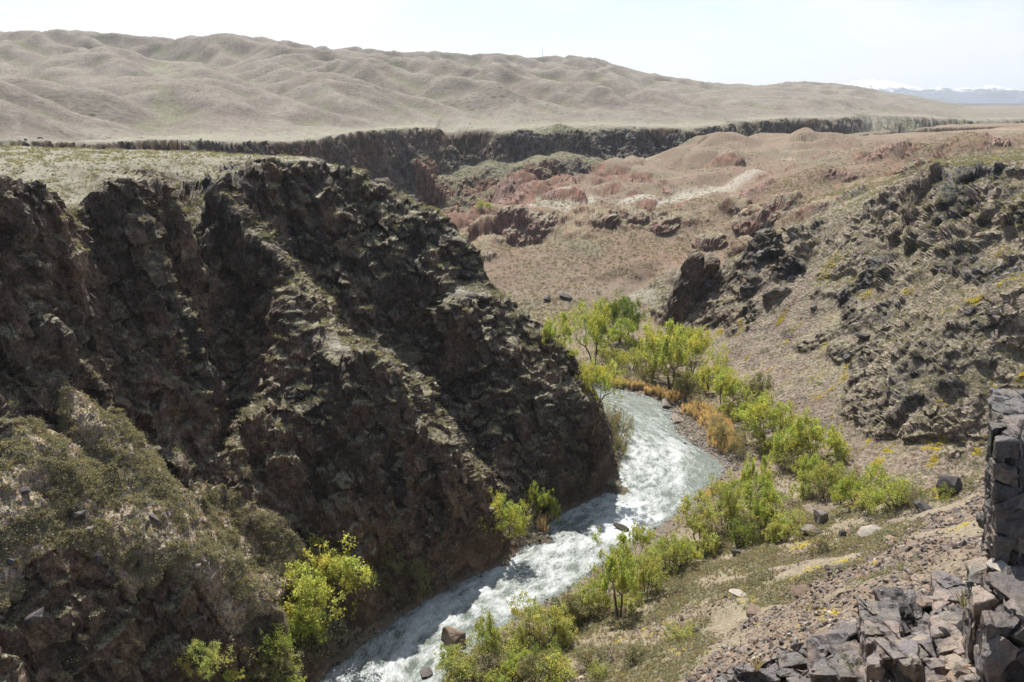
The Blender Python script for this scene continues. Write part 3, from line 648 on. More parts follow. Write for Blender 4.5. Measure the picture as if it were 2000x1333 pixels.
def principled(nt, color, rough=.9, spec=.25, normal=None):
    b = nt.n('ShaderNodeBsdfPrincipled'); b.inputs['Roughness'].default_value = rough; b.inputs['Specular IOR Level'].default_value = spec
    if isinstance(color, tuple): b.inputs['Base Color'].default_value = (*color, 1)
    else: nt.l(color, b.inputs['Base Color'])
    if normal is not None: nt.l(normal, b.inputs['Normal'])
    nt.l(b.outputs[0], nt.out.inputs[0]); return b
def ground_material(name, bump_scales, dots=None, contrast=(.62, 1.38), rough=.95, spec=.1, strength=1.0):
    """colour attribute varied by fine noise; dots = (scale, size, colour, strength) are the little bushes of far slopes"""
    nt = NT(name)
    pos = nt.n('ShaderNodeNewGeometry').outputs['Position']
    att = nt.n('ShaderNodeAttribute', attribute_name='ground_colour')
    c = att.outputs['Color']
    nf = nt.noise(pos, bump_scales[0][0], 5, .65)
    c = nt.mixc('MULTIPLY', 1.0, c, nt.ramp(nf, [(.32, contrast[0]), (.68, contrast[1])]))
    c = nt.mixc('MULTIPLY', 1.0, c, nt.ramp(nt.noise(pos, bump_scales[0][0] * 3.3, 4, .7), [(.36, contrast[0]), (.64, contrast[1])]))
    if dots:
        for sc, size, colr, dens, soft in dots:
            vo = nt.n('ShaderNodeTexVoronoi'); vo.inputs['Scale'].default_value = sc; nt.l(pos, vo.inputs['Vector'])
            big = nt.noise(pos, sc * .07, 3)
            thr = nt.math('MULTIPLY', nt.ramp(big, [(.5 - dens, 0.0), (.5 + soft, 1.0)]), size)
            m = nt.math('LESS_THAN', vo.outputs['Distance'], thr)
            c = nt.mixc('MIX', nt.math('MULTIPLY', m, .85), c, colr)
    h = None
    for sc, amp in bump_scales:
        v = nt.math('MULTIPLY', nt.noise(pos, sc, 6, .6), amp)
        h = v if h is None else nt.math('ADD', h, v)
    bp = nt.n('ShaderNodeBump'); bp.inputs['Strength'].default_value = strength; bp.inputs['Distance'].default_value = 1.0
    nt.l(h, bp.inputs['Height'])
    principled(nt, c, rough, spec, bp.outputs[0])
    return nt.m
M_rock = ground_material('canyon_rock', [(1.1, .75), (.33, 1.1), (4.0, .22)], contrast=(.45, 1.6), rough=.75, spec=.3)
M_ground = ground_material('dry_ground', [(1.6, .28), (6.0, .12)], contrast=(.72, 1.3))
M_mid = ground_material('red_hill_soil', [(.8, .45), (3.0, .15)], dots=[(.32, .36, (.085, .078, .05), .2, .15), (.7, .30, (.10, .088, .06), .2, .2)], contrast=(.78, 1.22))
M_hill = ground_material('steppe_hill_soil', [(.25, 1.2), (.06, 3.0)], dots=[(.11, .32, (.10, .092, .06), .1, .2), (.26, .28, (.11, .10, .068), .08, .3)], contrast=(.84, 1.16), strength=.7)
M_gorge = ground_material('gorge_rock', [(.35, 2.2), (.12, 3.2), (1.2, .6)], dots=[(.22, .34, (.07, .095, .04), .02, .3)], contrast=(.5, 1.5))
# ------------------------------------------------------------------ terrain pieces
jr = lambda rr: int(np.searchsorted(RR[NCOL // 2], rr))
cls = np.zeros(X.shape, np.int8)                       # 0 valley ground
cls[(SLOPE0 > 30) & leftw & (mound < .5)] = 1
leftreg = leftside & (Y0 > 55) & (Z0 > 5) & (R < 300) & ~((X0 > -45) & (Y0 > 262))
cls[:] = 0
cls[leftreg] = 1
cls[(Z0 > 64.2) & leftreg & (SLOPE0 < 22)] = 2         # plateau
cls[right | (cr > .4) | (cragm > .4)] = 3
cls[(Y0 > 345) & (X0 > -70) & (Z0 > 6)] = 4
cls[gorge & (R > 330)] = 5
cls[(crag2 > .3) & (cls == 4)] = 3
cls[(S > -.012) & ~gorge & (R > 330) & (Y0 > 300)] = 6
fc = cls[:-1, :-1]
# clean up specks so that the pieces stay whole
for _ in range(4):
    cnt = np.stack([blur((fc == k).astype(np.float32), 2) for k in range(7)], 0)
    fc = cnt.argmax(0).astype(np.int8)
NAMES = {0: ('valley_ground', M_ground), 1: ('left_canyon_slope', M_rock), 2: ('plateau_ground', M_ground), 3: ('right_canyon_slope', M_rock), 4: ('red_hills', M_mid), 5: ('far_gorge_slopes', M_gorge), 6: ('hills', M_hill)}
VV = np.stack([X, Y, Z], -1).reshape(-1, 3); CC = C.reshape(-1, 3)
idx = np.arange(X.size).reshape(X.shape)
FF = np.stack([idx[:-1, :-1], idx[:-1, 1:], idx[1:, 1:], idx[1:, :-1]], -1)
for k, (nm, mt) in NAMES.items():
    f = FF[fc == k]
    if not len(f): continue
    u, inv = np.unique(f.ravel(), return_inverse=True)
    me = make_mesh(nm, VV[u], inv.reshape(-1, 4), k not in (1, 3, 5))
    col_attr(me, 'ground_colour', CC[u])
    o = link(nm, me, mt); tag(o, kind='structure')
    log(nm, len(f))
# the plain beyond the hills, to the horizon
az = np.linspace(-math.radians(50), math.radians(50), 120)
rings = [(4300, 20), (5150, 22), (7000, 25), (12000, 25), (26000, 20)]
V = np.array([(r * math.sin(a), r * math.cos(a), z) for a in az for r, z in rings]); n = (len(az), len(rings))
ii = np.arange(n[0] * n[1]).reshape(n)
me = make_mesh('far_plain', V, np.stack([ii[:-1, :-1], ii[:-1, 1:], ii[1:, 1:], ii[1:, :-1]], -1).reshape(-1, 4))
col_attr(me, 'ground_colour', np.tile([[.17, .16, .135]], (len(V), 1)))
tag(link('far_plain', me, M_hill), kind='structure')
# table land and snowy mountains
def ridge_sheet(name, az0, az1, r0, depth, prof, mat, n=500, m=40, rough=0):
    a = np.linspace(az0, az1, n)[:, None]; t = np.linspace(0, 1, m)[None, :]
    r = r0 + depth * t; x = r * np.sin(a); y = r * np.cos(a)
    z = prof(a, t, x, y)
    V = np.stack([x, y, z], -1).reshape(-1, 3); ii = np.arange(n * m).reshape(n, m)
    me = make_mesh(name, V, np.stack([ii[:-1, :-1], ii[:-1, 1:], ii[1:, 1:], ii[1:, :-1]], -1).reshape(-1, 4))
    return me, V
def prof1(a, t, x, y):
    wob = .06 * noise(x / 260, y / 900); g = np.clip(t * 2.2 + wob * 3 + .12 * np.abs(noise(x / 170, y / 500)), 0, 1)
    return 20 + 66 * g + 0 * a
me, V = ridge_sheet('far_tableland', AZU(1700), AZU(2500), 6800, 1500, prof1, M_hill)
col_attr(me, 'ground_colour', np.tile([[.10, .10, .12]], (len(V), 1)))
tag(link('far_tableland', me, M_hill), kind='structure')
MT = [(1400, 200), (1590, 200), (1640, 170), (1700, 160), (1730, 164), (1760, 168), (1800, 176), (1840, 174), (1860, 177), (1900, 173), (1930, 170), (1960, 174), (1990, 179), (2040, 178), (2300, 180)]
mu = np.array(MT, float); mx, my, mz = ray(mu[:, 0], mu[:, 1]); M_AZ = np.arctan2(mx, my); M_T = mz / np.hypot(mx, my)
def prof2(a, t, x, y):
    r = np.hypot(x, y); top = CZ + np.interp(a, M_AZ, M_T) * 15500
    rg = ridged(x / 1.0, y / 1.0, None, 900, 5, .55, off=3)
    g = np.clip(t / .55, 0, 1) ** 1.1
    return 20 + (top - 20) * g + (top * .30) * rg * np.sin(np.pi * np.clip(t * .85 + .05, 0, 1)) - 40
me, V = ridge_sheet('snowy_mountains', AZU(1600), AZU(2500), 13500, 4500, prof2, None, n=900, m=140)
nt = NT('snow_and_rock'); pos = nt.n('ShaderNodeNewGeometry')
sx = nt.n('ShaderNodeSeparateXYZ'); nt.l(pos.outputs['Position'], sx.inputs[0])
hz = nt.math('ADD', sx.outputs[2], nt.math('MULTIPLY', nt.noise(pos.outputs['Position'], .0035, 6, .7), 420))
sn = nt.n('ShaderNodeMapRange'); nt.l(hz, sn.inputs[0]); sn.inputs[1].default_value = 490; sn.inputs[2].default_value = 590
principled(nt, nt.mixc('MIX', sn.outputs[0], (.09, .11, .14), (.85, .88, .92)), .8, .1)
tag(link('snowy_mountains', me, nt.m), kind='structure')
# ------------------------------------------------------------------ depth buffer of the terrain, used to stand things on the ground
U, Vp, Dp = project(VV[:, 0], VV[:, 1], VV[:, 2])
BW, BH = 500, 334
bi = np.clip((U / 4).astype(int), 0, BW - 1) + BW * np.clip((Vp / 4).astype(int), 0, BH - 1)
inb = (U >= 0) & (U < 2000) & (Vp >= 0) & (Vp < 1336)
zb = np.full(BW * BH, 1e9); np.minimum.at(zb, bi[inb], Dp[inb])
visible = inb & (Dp < zb[bi] * 1.03 + 1)
visid = np.where(visible)[0]
from collections import defaultdict
cell = defaultdict(list)
_cb = (U[visid] / 8).astype(int) * 1000 + (Vp[visid] / 8).astype(int)
_o = np.argsort(_cb, kind='stable'); _cs = _cb[_o]; _vs = visid[_o]
_st = np.r_[0, np.where(np.diff(_cs))[0] + 1, len(_cs)]
CELL = {int(_cs[a]): _vs[a:b] for a, b in zip(_st[:-1], _st[1:])}
def ground_at(u, v):
    """the vertex of the ground seen nearest to a sight line"""
    best = None
    cu_, cv_ = int(u / 8), int(v / 8)
    for rad in range(0, 6):
        for i in range(cu_ - rad, cu_ + rad + 1):
            for j in range(cv_ - rad, cv_ + rad + 1):
                if max(abs(i - cu_), abs(j - cv_)) != rad: continue
                ids = CELL.get(i * 1000 + j)
                if ids is None: continue
                d = (U[ids] - u) ** 2 + (Vp[ids] - v) ** 2
                k = d.argmin()
                if best is None or d[k] < best[0]: best = (d[k], ids[k])
        if best is not None and rad > 0: break
    return best[1] if best else None
log('visibility', len(visid))
# ------------------------------------------------------------------ river
NS, NT_ = 1300, 120
l = LBs[:372]; r_ = RBs[:372]
tt = np.linspace(0, 371, NS)
def at_(P): return np.stack([np.interp(tt, np.arange(372), P[:, k]) for k in range(2)], 1)
lp, rp = at_(l), at_(r_)
tr = np.linspace(-.12, 1.12, NT_)
WX = lp[:, 0:1] * (1 - tr) + rp[:, 0:1] * tr; WY = lp[:, 1:2] * (1 - tr) + rp[:, 1:2] * tr
mid = (lp + rp) / 2; sd_ = np.r_[0, np.cumsum(np.linalg.norm(np.diff(mid, axis=0), axis=1))]
wid = np.linalg.norm(lp - rp, axis=1)
FS = np.repeat(sd_[:, None], NT_, 1); FT = (tr[None, :] - .5) * wid[:, None]
uu, vv, dd = project(WX, WY, 0 * WX)
pool = sstep(95, 125, np.hypot(WX - 62, WY - 165) * 0 + 100) * 0
calm = np.clip(sstep(1270, 1420, uu + 40 * noise(WX / 6, WY / 6)) * sstep(850, 900, vv) + sstep(900, 770, vv) * .75, 0, 1)      # quieter water in the bend and upstream
edge = np.clip(1 - np.abs(tr[None, :] - .5) * 2, 0, 1); rap = (1 - calm) * sstep(.0, .25, edge)
BLD = [pt(p)[:2] for p in [(888, 1262, 'z', 0), (1212, 1033, 'z', 0)]]
w1 = ridged(FS / 1.0, FT / .8, None, 3.4, 3, off=3); w2 = noise(FS / 1.1, FT / .9); w3 = noise(FS / .5 + 7, FT / .42)
WZ = .02 + (.06 + .30 * rap) * w1 * .6 + (.03 + .13 * rap) * w2 + (.015 + .05 * rap) * w3
big_ = fbm(FS / 2.2, FT, None, 7.5, 3, off=15)
foam = rap * (.42 + 1.0 * big_) + .75 * rap * np.clip(w1 - .1, 0, 1) - .08
for bx, by in BLD:
    foam = foam + 1.0 * np.exp(-(((WX - bx + .9) / 2.2) ** 2 + ((WY - by + 2.2) / 2.6) ** 2))
foam = foam + .5 * rap * sstep(.12, .0, np.minimum(tr, 1 - tr))[None, :]
V = np.stack([WX, WY, WZ], -1).reshape(-1, 3); ii = np.arange(NS * NT_).reshape(NS, NT_)
me = make_mesh('river', V, np.stack([ii[:-1, :-1], ii[:-1, 1:], ii[1:, 1:], ii[1:, :-1]], -1).reshape(-1, 4))
col_attr(me, 'flow', np.stack([FS, FT, np.clip(foam, -1, 2)], -1).reshape(-1, 3))
nt = NT('river_water')
fl = nt.n('ShaderNodeAttribute', attribute_name='flow')
sp_ = nt.n('ShaderNodeSeparateColor'); nt.l(fl.outputs['Color'], sp_.inputs[0])
cb = nt.n('ShaderNodeCombineXYZ'); nt.l(nt.math('MULTIPLY', sp_.outputs[0], .55), cb.inputs[0]); nt.l(sp_.outputs[1], cb.inputs[1])
n1_ = nt.noise(cb.outputs[0], 2.5, 8, .72); n2_ = nt.noise(cb.outputs[0], .55, 5, .6)
f = nt.math('ADD', nt.math('MULTIPLY', sp_.outputs[2], .42), nt.math('SUBTRACT', nt.math('ADD', n1_, nt.math('MULTIPLY', n2_, .5)), .5))
fm = nt.ramp(f, [(.36, 0.0), (.78, 1.0)])
deep = nt.mixc('MIX', nt.ramp(n2_, [(.4, 0.0), (.65, 1.0)]), (.115, .14, .12), (.20, .225, .195))
colr = nt.mixc('MIX', fm, deep, (.62, .65, .64))
bp = nt.n('ShaderNodeBump'); bp.inputs['Strength'].default_value = .9; bp.inputs['Distance'].default_value = .35
nt.l(nt.math('ADD', n1_, nt.math('MULTIPLY', nt.noise(cb.outputs[0], 5.0, 4, .6), .35)), bp.inputs['Height'])
b = principled(nt, colr, .2, .5, bp.outputs[0])
rg = nt.n('ShaderNodeMapRange'); nt.l(fm, rg.inputs[0]); rg.inputs[3].default_value = .22; rg.inputs[4].default_value = .6; nt.l(rg.outputs[0], b.inputs['Roughness'])
o = link('river', me, nt.m); tag(o, kind='structure')
log('river')
# ------------------------------------------------------------------ plants and stones: prototypes
def leaf_material(name, base, spread=.35, trans=.45):
    nt = NT(name)
    at = nt.n('ShaderNodeAttribute', attribute_name='tint')
    c = nt.mixc('MULTIPLY', 1.0, base, at.outputs['Color'])
    oi = nt.n('ShaderNodeObjectInfo')
    c = nt.mixc('MULTIPLY', 1.0, c, nt.ramp(oi.outputs['Random'], [(0.0, (.82, .86, .8)), (1.0, (1.15, 1.08, 1.1))]))
    d = nt.n('ShaderNodeBsdfDiffuse'); nt.l(c, d.inputs[0])
    t = nt.n('ShaderNodeBsdfTranslucent'); nt.l(nt.mixc('MULTIPLY', 1.0, c, (1.15, 1.2, .75)), t.inputs[0])
    m = nt.n('ShaderNodeMixShader'); m.inputs[0].default_value = trans
    nt.l(d.outputs[0], m.inputs[1]); nt.l(t.outputs[0], m.inputs[2]); nt.l(m.outputs[0], nt.out.inputs[0])
    return nt.m
def plain_material(name, c, rough=.9, var=.3, scale=3.0):
    nt = NT(name); pos = nt.n('ShaderNodeTexCoord').outputs['Object']
    oi = nt.n('ShaderNodeObjectInfo')
    cc = nt.mixc('MULTIPLY', 1.0, nt.mixc('MULTIPLY', 1.0, c, nt.ramp(nt.noise(pos, scale, 5, .65), [(.3, 1 - var), (.7, 1 + var)])), nt.ramp(oi.outputs['Random'], [(0.0, (.75, .72, .7)), (.6, (1, 1, 1)), (1.0, (1.35, 1.3, 1.22))]))
    bp = nt.n('ShaderNodeBump'); bp.inputs['Strength'].default_value = .6; bp.inputs['Distance'].default_value = .12
    nt.l(nt.noise(pos, scale * 1.7, 6, .65), bp.inputs['Height'])
    principled(nt, cc, rough, .25, bp.outputs[0]); return nt.m
M_leaf = leaf_material('spring_leaves', (.48, .50, .15))
M_leafy = leaf_material('yellow_green_leaves', (.48, .48, .19))
M_leafd = leaf_material('deep_green_leaves', (.25, .30, .09))
M_olive = leaf_material('olive_leaves', (.31, .28, .175))
M_sage = leaf_material('sage_leaves', (.29, .275, .19), trans=.25)
M_dry = leaf_material('dry_straw', (.42, .33, .19), trans=.3)
M_reed = leaf_material('orange_reed', (.80, .60, .36), trans=.35)
M_flow = leaf_material('yellow_blossom', (.66, .54, .06), trans=.3)
M_twig = plain_material('grey_twigs', (.20, .165, .14), var=.2)
M_bark = plain_material('dark_bark', (.085, .068, .055), var=.3)
def tubes(segs, sides=4):
    n = len(segs); P0 = np.array([s[0] for s in segs]); P1 = np.array([s[1] for s in segs]); R0 = np.array([s[2] for s in segs]); R1 = np.array([s[3] for s in segs])
    d = P1 - P0; d /= np.maximum(np.linalg.norm(d, axis=1, keepdims=True), 1e-9)
    a = np.cross(d, np.where(np.abs(d[:, 2:3]) > .8, [[1, 0, 0]], [[0, 0, 1]])); a /= np.linalg.norm(a, axis=1, keepdims=True); b = np.cross(d, a)
    V = np.empty((n, 2, sides, 3))
    for k in range(sides):
        c, s = math.cos(2 * math.pi * k / sides), math.sin(2 * math.pi * k / sides)
        V[:, 0, k] = P0 + (a * c + b * s) * R0[:, None]; V[:, 1, k] = P1 + (a * c + b * s) * R1[:, None]
    base = (np.arange(n) * 2 * sides)[:, None]
    F = np.stack([np.concatenate([base + k, base + (k + 1) % sides, base + sides + (k + 1) % sides, base + sides + k], 1) for k in range(sides)], 1).reshape(-1, 4)
    return V.reshape(-1, 3), F
def cards(C, size, rng, flat=.0, aspect=.7):
    n = len(C)
    a = rng.normal(size=(n, 3)); a[:, 2] *= (1 - flat); a /= np.linalg.norm(a, axis=1, keepdims=True)
    b = rng.normal(size=(n, 3)); b -= (b * a).sum(1, keepdims=True) * a; b /= np.linalg.norm(b, axis=1, keepdims=True)
    s = (size * rng.uniform(.6, 1.35, n))[:, None]
    q = np.stack([C - a * s, C - b * s * aspect * .8, C + a * s, C + b * s * aspect * .8], 1)
    F = np.arange(n * 4).reshape(n, 4)
    return q.reshape(-1, 3), F
def make_tree(seed, stems=2, lean=.35, leaves=5200, spread=1.0, first=.3, leafsize=.017, bare=.12, low=0.0):
    rng = np.random.default_rng(seed); segs = []; tips = []
    def branch(p, d, ln, r, depth):
        n = 3 if depth < 3 else 2
        for k in range(n):
            d2 = d + rng.normal(size=3) * .20; d2[2] += .05; d2 /= np.linalg.norm(d2)
            q = p + d2 * ln / n; r2 = r * (.86 if depth < 4 else .6)
            segs.append((p, q, r, r2)); p, d, r = q, d2, r2
            if depth >= 3: tips.append((p, depth))
            elif depth >= 1 and rng.random() < .75 and k < n - 1:
                dd = rng.normal(size=3); dd[2] = abs(dd[2]) * .3; dd -= (dd @ d) * d * .6; dd /= np.linalg.norm(dd)
                e = d * .45 + dd * spread; e /= np.linalg.norm(e)
                branch(p, e, ln * rng.uniform(.55, .8), r * .6, depth + 1)
        if depth >= 5: tips.append((p, depth + 1)); return
        for _ in range(rng.integers(2, 4)):
            dd = rng.normal(size=3); dd -= (dd @ d) * d; dd /= np.linalg.norm(dd)
            e = d * rng.uniform(.6, 1.1) + dd * rng.uniform(.4, .95) * spread; e[2] += .12; e /= np.linalg.norm(e)
            branch(p, e, ln * rng.uniform(.58, .82), r * rng.uniform(.55, .75), depth + 1)
    for s in range(stems):
        a = 2 * math.pi * s / stems + rng.uniform(0, 1.5); l_ = lean * rng.uniform(.4, 1.3)
        d = np.array([math.cos(a) * l_, math.sin(a) * l_, 1.0]); d /= np.linalg.norm(d)
        branch(np.array([math.cos(a) * .015, math.sin(a) * .015, -.03]), d, first * rng.uniform(.8, 1.15), .022 / math.sqrt(stems) * 1.25, 0)
    T = np.array([t[0] for t in tips]); 
    V, F = tubes(segs)
    top = np.percentile(T[:, 2], 98); s = .96 / top
    V *= s; T *= s
    if low: T = T[(T[:, 2] > low)]
    # cluster the leaves: some twigs stay bare
    keep = noise(T[:, 0] * 5 + seed, T[:, 1] * 5, T[:, 2] * 5) > (-.30 + bare)
    T2 = T[keep]
    j = rng.integers(0, len(T2), leaves)
    C = T2[j] + rng.normal(size=(leaves, 3)) * .021 * rng.uniform(.4, 1.7, (leaves, 1))
    q, F2 = cards(C, leafsize, rng)
    tint = (.72 + .5 * RV[j % 256, 0])[:, None] * (1 + .28 * rng.normal(size=(leaves, 1)) * .6) * np.array([[1, 1, 1]]) * (1 + rng.normal(size=(leaves, 3)) * .05)
    hue = np.clip(.5 + .9 * noise(C[:, 0] * 3 + seed, C[:, 1] * 3, C[:, 2] * 3), 0, 1)[:, None]
    tint = tint * ((1 - hue) * np.array([[1.12, 1.0, .9]]) + hue * np.array([[.85, .98, 1.0]]))
    me1 = make_mesh('trunk', V, F); me2 = make_mesh('crown', q, F2, False)
    col_attr(me2, 'tint', np.repeat(np.clip(tint, .2, 2), 4, 0)); me1.materials.append(M_bark)
    w_ = np.percentile(np.abs(q[:, :2]), 97) * 2
    return me1, me2, w_
TREES = {'tall': [make_tree(5, 2, .3, 11000, .95, .30, .016), make_tree(6, 3, .4, 11000, 1.0, .27, .016), make_tree(9, 2, .25, 11000, 1.0, .30, .016)],
         'round': [make_tree(11, 3, .7, 12000, 1.15, .22, .0165), make_tree(12, 4, .8, 12000, 1.2, .19, .017), make_tree(14, 2, .5, 12000, 1.15, .24, .0165)],
         'bush': [make_tree(21, 6, 1.0, 3600, 1.2, .16, .028, -.2), make_tree(22, 7, .9, 3600, 1.2, .14, .028, -.2)],
         'bare': [make_tree(31, 7, .9, 500, 1.1, .18, .03, .3), make_tree(32, 6, .8, 700, 1.1, .2, .03, .3)]}
log('tree prototypes')
def tinted(me, mat):
    m = me.copy(); m.materials.clear(); m.materials.append(mat); return m
_cache = {}
def crown_of(kind, k, mat):
    key = (kind, k, mat.name)
    if key not in _cache: _cache[key] = tinted(TREES[kind][k][1], mat)
    return _cache[key]
_tw = {}
def trunk_of(kind, k, mat):
    key = (kind, k, mat.name)
    if key not in _tw: _tw[key] = tinted(TREES[kind][k][0], mat)
    return _tw[key]
trng = np.random.default_rng(5)
def tree(name, label, cat, group, kind, u, v, h_px, w_px=None, mat=None, bark=None, k=None):
    vid = ground_at(u, v)
    if vid is None: log('no ground', u, v); return
    p = VV[vid]; d = Dp[vid]
    H = h_px * d / FPX / .93 * 1.06
    k = int(trng.integers(0, len(TREES[kind]))) if k is None else k
    wn = TREES[kind][k][2]
    W_ = H * wn if w_px is None else w_px * d / FPX * 1.08
    e = bpy.data.objects.new(name, None); COL.objects.link(e); e.empty_display_size = .3
    e.location = (float(p[0]), float(p[1]), float(p[2]) - .1); e.rotation_euler = (0, 0, trng.uniform(0, 6.28)); s = W_ / wn
    e.scale = (s, s, H)
    tag(e, label, cat, group)
    link('trunk', trunk_of(kind, k, bark or M_bark), None, e); link('crown', crown_of(kind, k, mat or M_leaf), None, e)
    return e
def tuft_mesh(seed, n=46, h=1.0, lean=.7, wid=.05, mat=None, leafy=False):
    rng = np.random.default_rng(seed)
    if leafy:
        C = rng.normal(size=(n, 3)) * np.array([.30, .30, .2]); C[:, 2] = np.abs(C[:, 2]) * 1.2 + .05
        q, F = cards(C, .11, rng, .2)
    else:
        a = rng.uniform(0, 6.28, n); l_ = lean * rng.uniform(.1, 1, n); L_ = h * rng.uniform(.55, 1, n)
        tip = np.stack([np.cos(a) * l_, np.sin(a) * l_, L_], 1); b0 = np.stack([np.cos(a), np.sin(a), 0 * a], 1) * rng.uniform(0, .25, n)[:, None]
        s = np.stack([-np.sin(a), np.cos(a), 0 * a], 1) * wid
        m = (b0 + tip) / 2 + np.array([[0, 0, .08]])
        q = np.stack([b0 - s * .6, b0 + s * .6, m + s, m - s, m - s, m + s, tip + s * .2, tip - s * .2], 1).reshape(-1, 3); F = np.arange(n * 8).reshape(-1, 4)
    me = make_mesh('tuft', q, F, False); nq = len(q) // 4
    t = (rng.uniform(.7, 1.25, (nq, 1)) * np.ones((1, 3)))
    col_attr(me, 'tint', np.repeat(t, 4, 0)); me.materials.append(mat); return me
# ------------------------------------------------------------------ angular stones
def rock_mesh(seed, pts_=16, flat=.75, mat=None, rough=True):
    rng = random.Random(seed); bm = bmesh.new()
    for _ in range(pts_):
        v = Vector((rng.gauss(0, 1), rng.gauss(0, 1), rng.gauss(0, 1))).normalized()
        v = Vector((v.x * rng.uniform(.8, 1), v.y * rng.uniform(.65, .95), v.z * flat * rng.uniform(.8, 1)))
        bm.verts.new(v * .5)
    bmesh.ops.convex_hull(bm, input=bm.verts)
    for v in [v for v in bm.verts if not v.link_faces]: bm.verts.remove(v)
    bmesh.ops.bevel(bm, geom=list(bm.edges), offset=.018, segments=1, affect='EDGES')
    if rough:
        bmesh.ops.triangulate(bm, faces=bm.faces); bmesh.ops.subdivide_edges(bm, edges=[e for e in bm.edges if e.calc_length() > .12], cuts=2, use_grid_fill=True)
        P = np.array([v.co[:] for v in bm.verts])
        dn = .035 * noise(P[:, 0] * 4 + seed, P[:, 1] * 4, P[:, 2] * 4) + .02 * noise(P[:, 0] * 11 + seed, P[:, 1] * 11, P[:, 2] * 11)
        for v, s in zip(bm.verts, dn): v.co += v.co.normalized() * float(s)
    me = bpy.data.meshes.new('boulder'); bm.to_mesh(me); bm.free()
    if mat: me.materials.append(mat)
    return me
M_stone = plain_material('grey_stone', (.17, .145, .125), .8, .4, 4)
M_dark = plain_material('dark_stone', (.075, .068, .065), .7, .4, 4)
M_red = plain_material('red_brown_stone', (.185, .135, .10), .85, .4, 4)
M_pale = plain_material('pale_stone', (.26, .235, .205), .85, .3, 4)
# ------------------------------------------------------------------ scattering
DU = np.stack([np.gradient(X, axis=0), np.gradient(Y, axis=0), np.gradient(Z, axis=0)], -1); DV = np.stack([np.gradient(X, axis=1), np.gradient(Y, axis=1), np.gradient(Z, axis=1)], -1)
AREA = np.linalg.norm(np.cross(DU, DV), axis=-1).ravel(); del DU, DV
SLr = SL.ravel(); X0r, Y0r, Z0r = X0.ravel(), Y0.ravel(), Z0.ravel(); Rr = R.ravel(); rockr = rock.ravel(); moundr = mound.ravel(); rightr = right.ravel(); lwr = leftw.ravel(); nearr = near.ravel(); Sr = S.ravel(); gorr = gorge.ravel(); crr = cr.ravel(); rkrr = rkr.ravel()
INW = (U > -250) & (U < 2250) & (Vp > -50) & (Vp < 1560)
SR = np.random.default_rng(99)
def pick(mask, n, nearbias=0.0):
    w = AREA * mask * INW
    if nearbias: w = w * (60 / np.maximum(Dp, 20)) ** nearbias
    w = np.clip(w, 0, None); c = np.cumsum(w)
    ids = np.searchsorted(c, SR.uniform(0, c[-1], n)); return np.clip(ids, 0, len(c) - 1)
def scatter_nodes():
    ng = bpy.data.node_groups.new('scatter', 'GeometryNodeTree')
    ng.interface.new_socket('Geometry', in_out='INPUT', socket_type='NodeSocketGeometry')
    cs = ng.interface.new_socket('Variants', in_out='INPUT', socket_type='NodeSocketCollection')
    ng.interface.new_socket('Geometry', in_out='OUTPUT', socket_type='NodeSocketGeometry')
    N_ = ng.nodes; gi = N_.new('NodeGroupInput'); go = N_.new('NodeGroupOutput'); ci = N_.new('GeometryNodeCollectionInfo'); ip = N_.new('GeometryNodeInstanceOnPoints')
    ci.inputs['Separate Children'].default_value = True; ci.inputs['Reset Children'].default_value = True
    ng.links.new(gi.outputs[1], ci.inputs[0]); ng.links.new(gi.outputs[0], ip.inputs['Points']); ng.links.new(ci.outputs[0], ip.inputs['Instance'])
    ip.inputs['Pick Instance'].default_value = True
    for nm, ty, sk in (('vi', 'INT', 'Instance Index'), ('rot', 'FLOAT_VECTOR', 'Rotation'), ('scl', 'FLOAT_VECTOR', 'Scale')):
        a = N_.new('GeometryNodeInputNamedAttribute'); a.data_type = ty; a.inputs['Name'].default_value = nm
        ng.links.new(a.outputs[0], ip.inputs[sk])
    ng.links.new(ip.outputs[0], go.inputs[0]); return ng, cs.identifier
NG, NGID = scatter_nodes()
def scatter(name, label, P, S3, ROT, variants, group=None):
    col = bpy.data.collections.new(name + '_variants')
    for m in variants: col.objects.link(bpy.data.objects.new(name + '_variant', m))
    me = bpy.data.meshes.new(name); me.vertices.add(len(P)); me.vertices.foreach_set('co', np.ascontiguousarray(P, np.float32).ravel())
    a = me.attributes.new('vi', 'INT', 'POINT'); a.data.foreach_set('value', SR.integers(0, len(variants), len(P)).astype(np.int32))
    a = me.attributes.new('rot', 'FLOAT_VECTOR', 'POINT'); a.data.foreach_set('vector', np.ascontiguousarray(ROT, np.float32).ravel())
    a = me.attributes.new('scl', 'FLOAT_VECTOR', 'POINT'); a.data.foreach_set('vector', np.ascontiguousarray(S3, np.float32).ravel())
    o = link(name, me); tag(o, label=label, kind='stuff')
    md = o.modifiers.new('scatter', 'NODES'); md.node_group = NG; md[NGID] = col
    return o
def rotz(n, tilt=.0):
    return np.stack([SR.normal(size=n) * tilt, SR.normal(size=n) * tilt, SR.uniform(0, 6.28, n)], 1)
def sizes(n, a, b, p=2.0, zs=1.0, wide=1.0):
    s = a + (b - a) * SR.uniform(0, 1, n) ** p
    return np.stack([s * wide, s * wide, s * zs * SR.uniform(.8, 1.2, n)], 1)
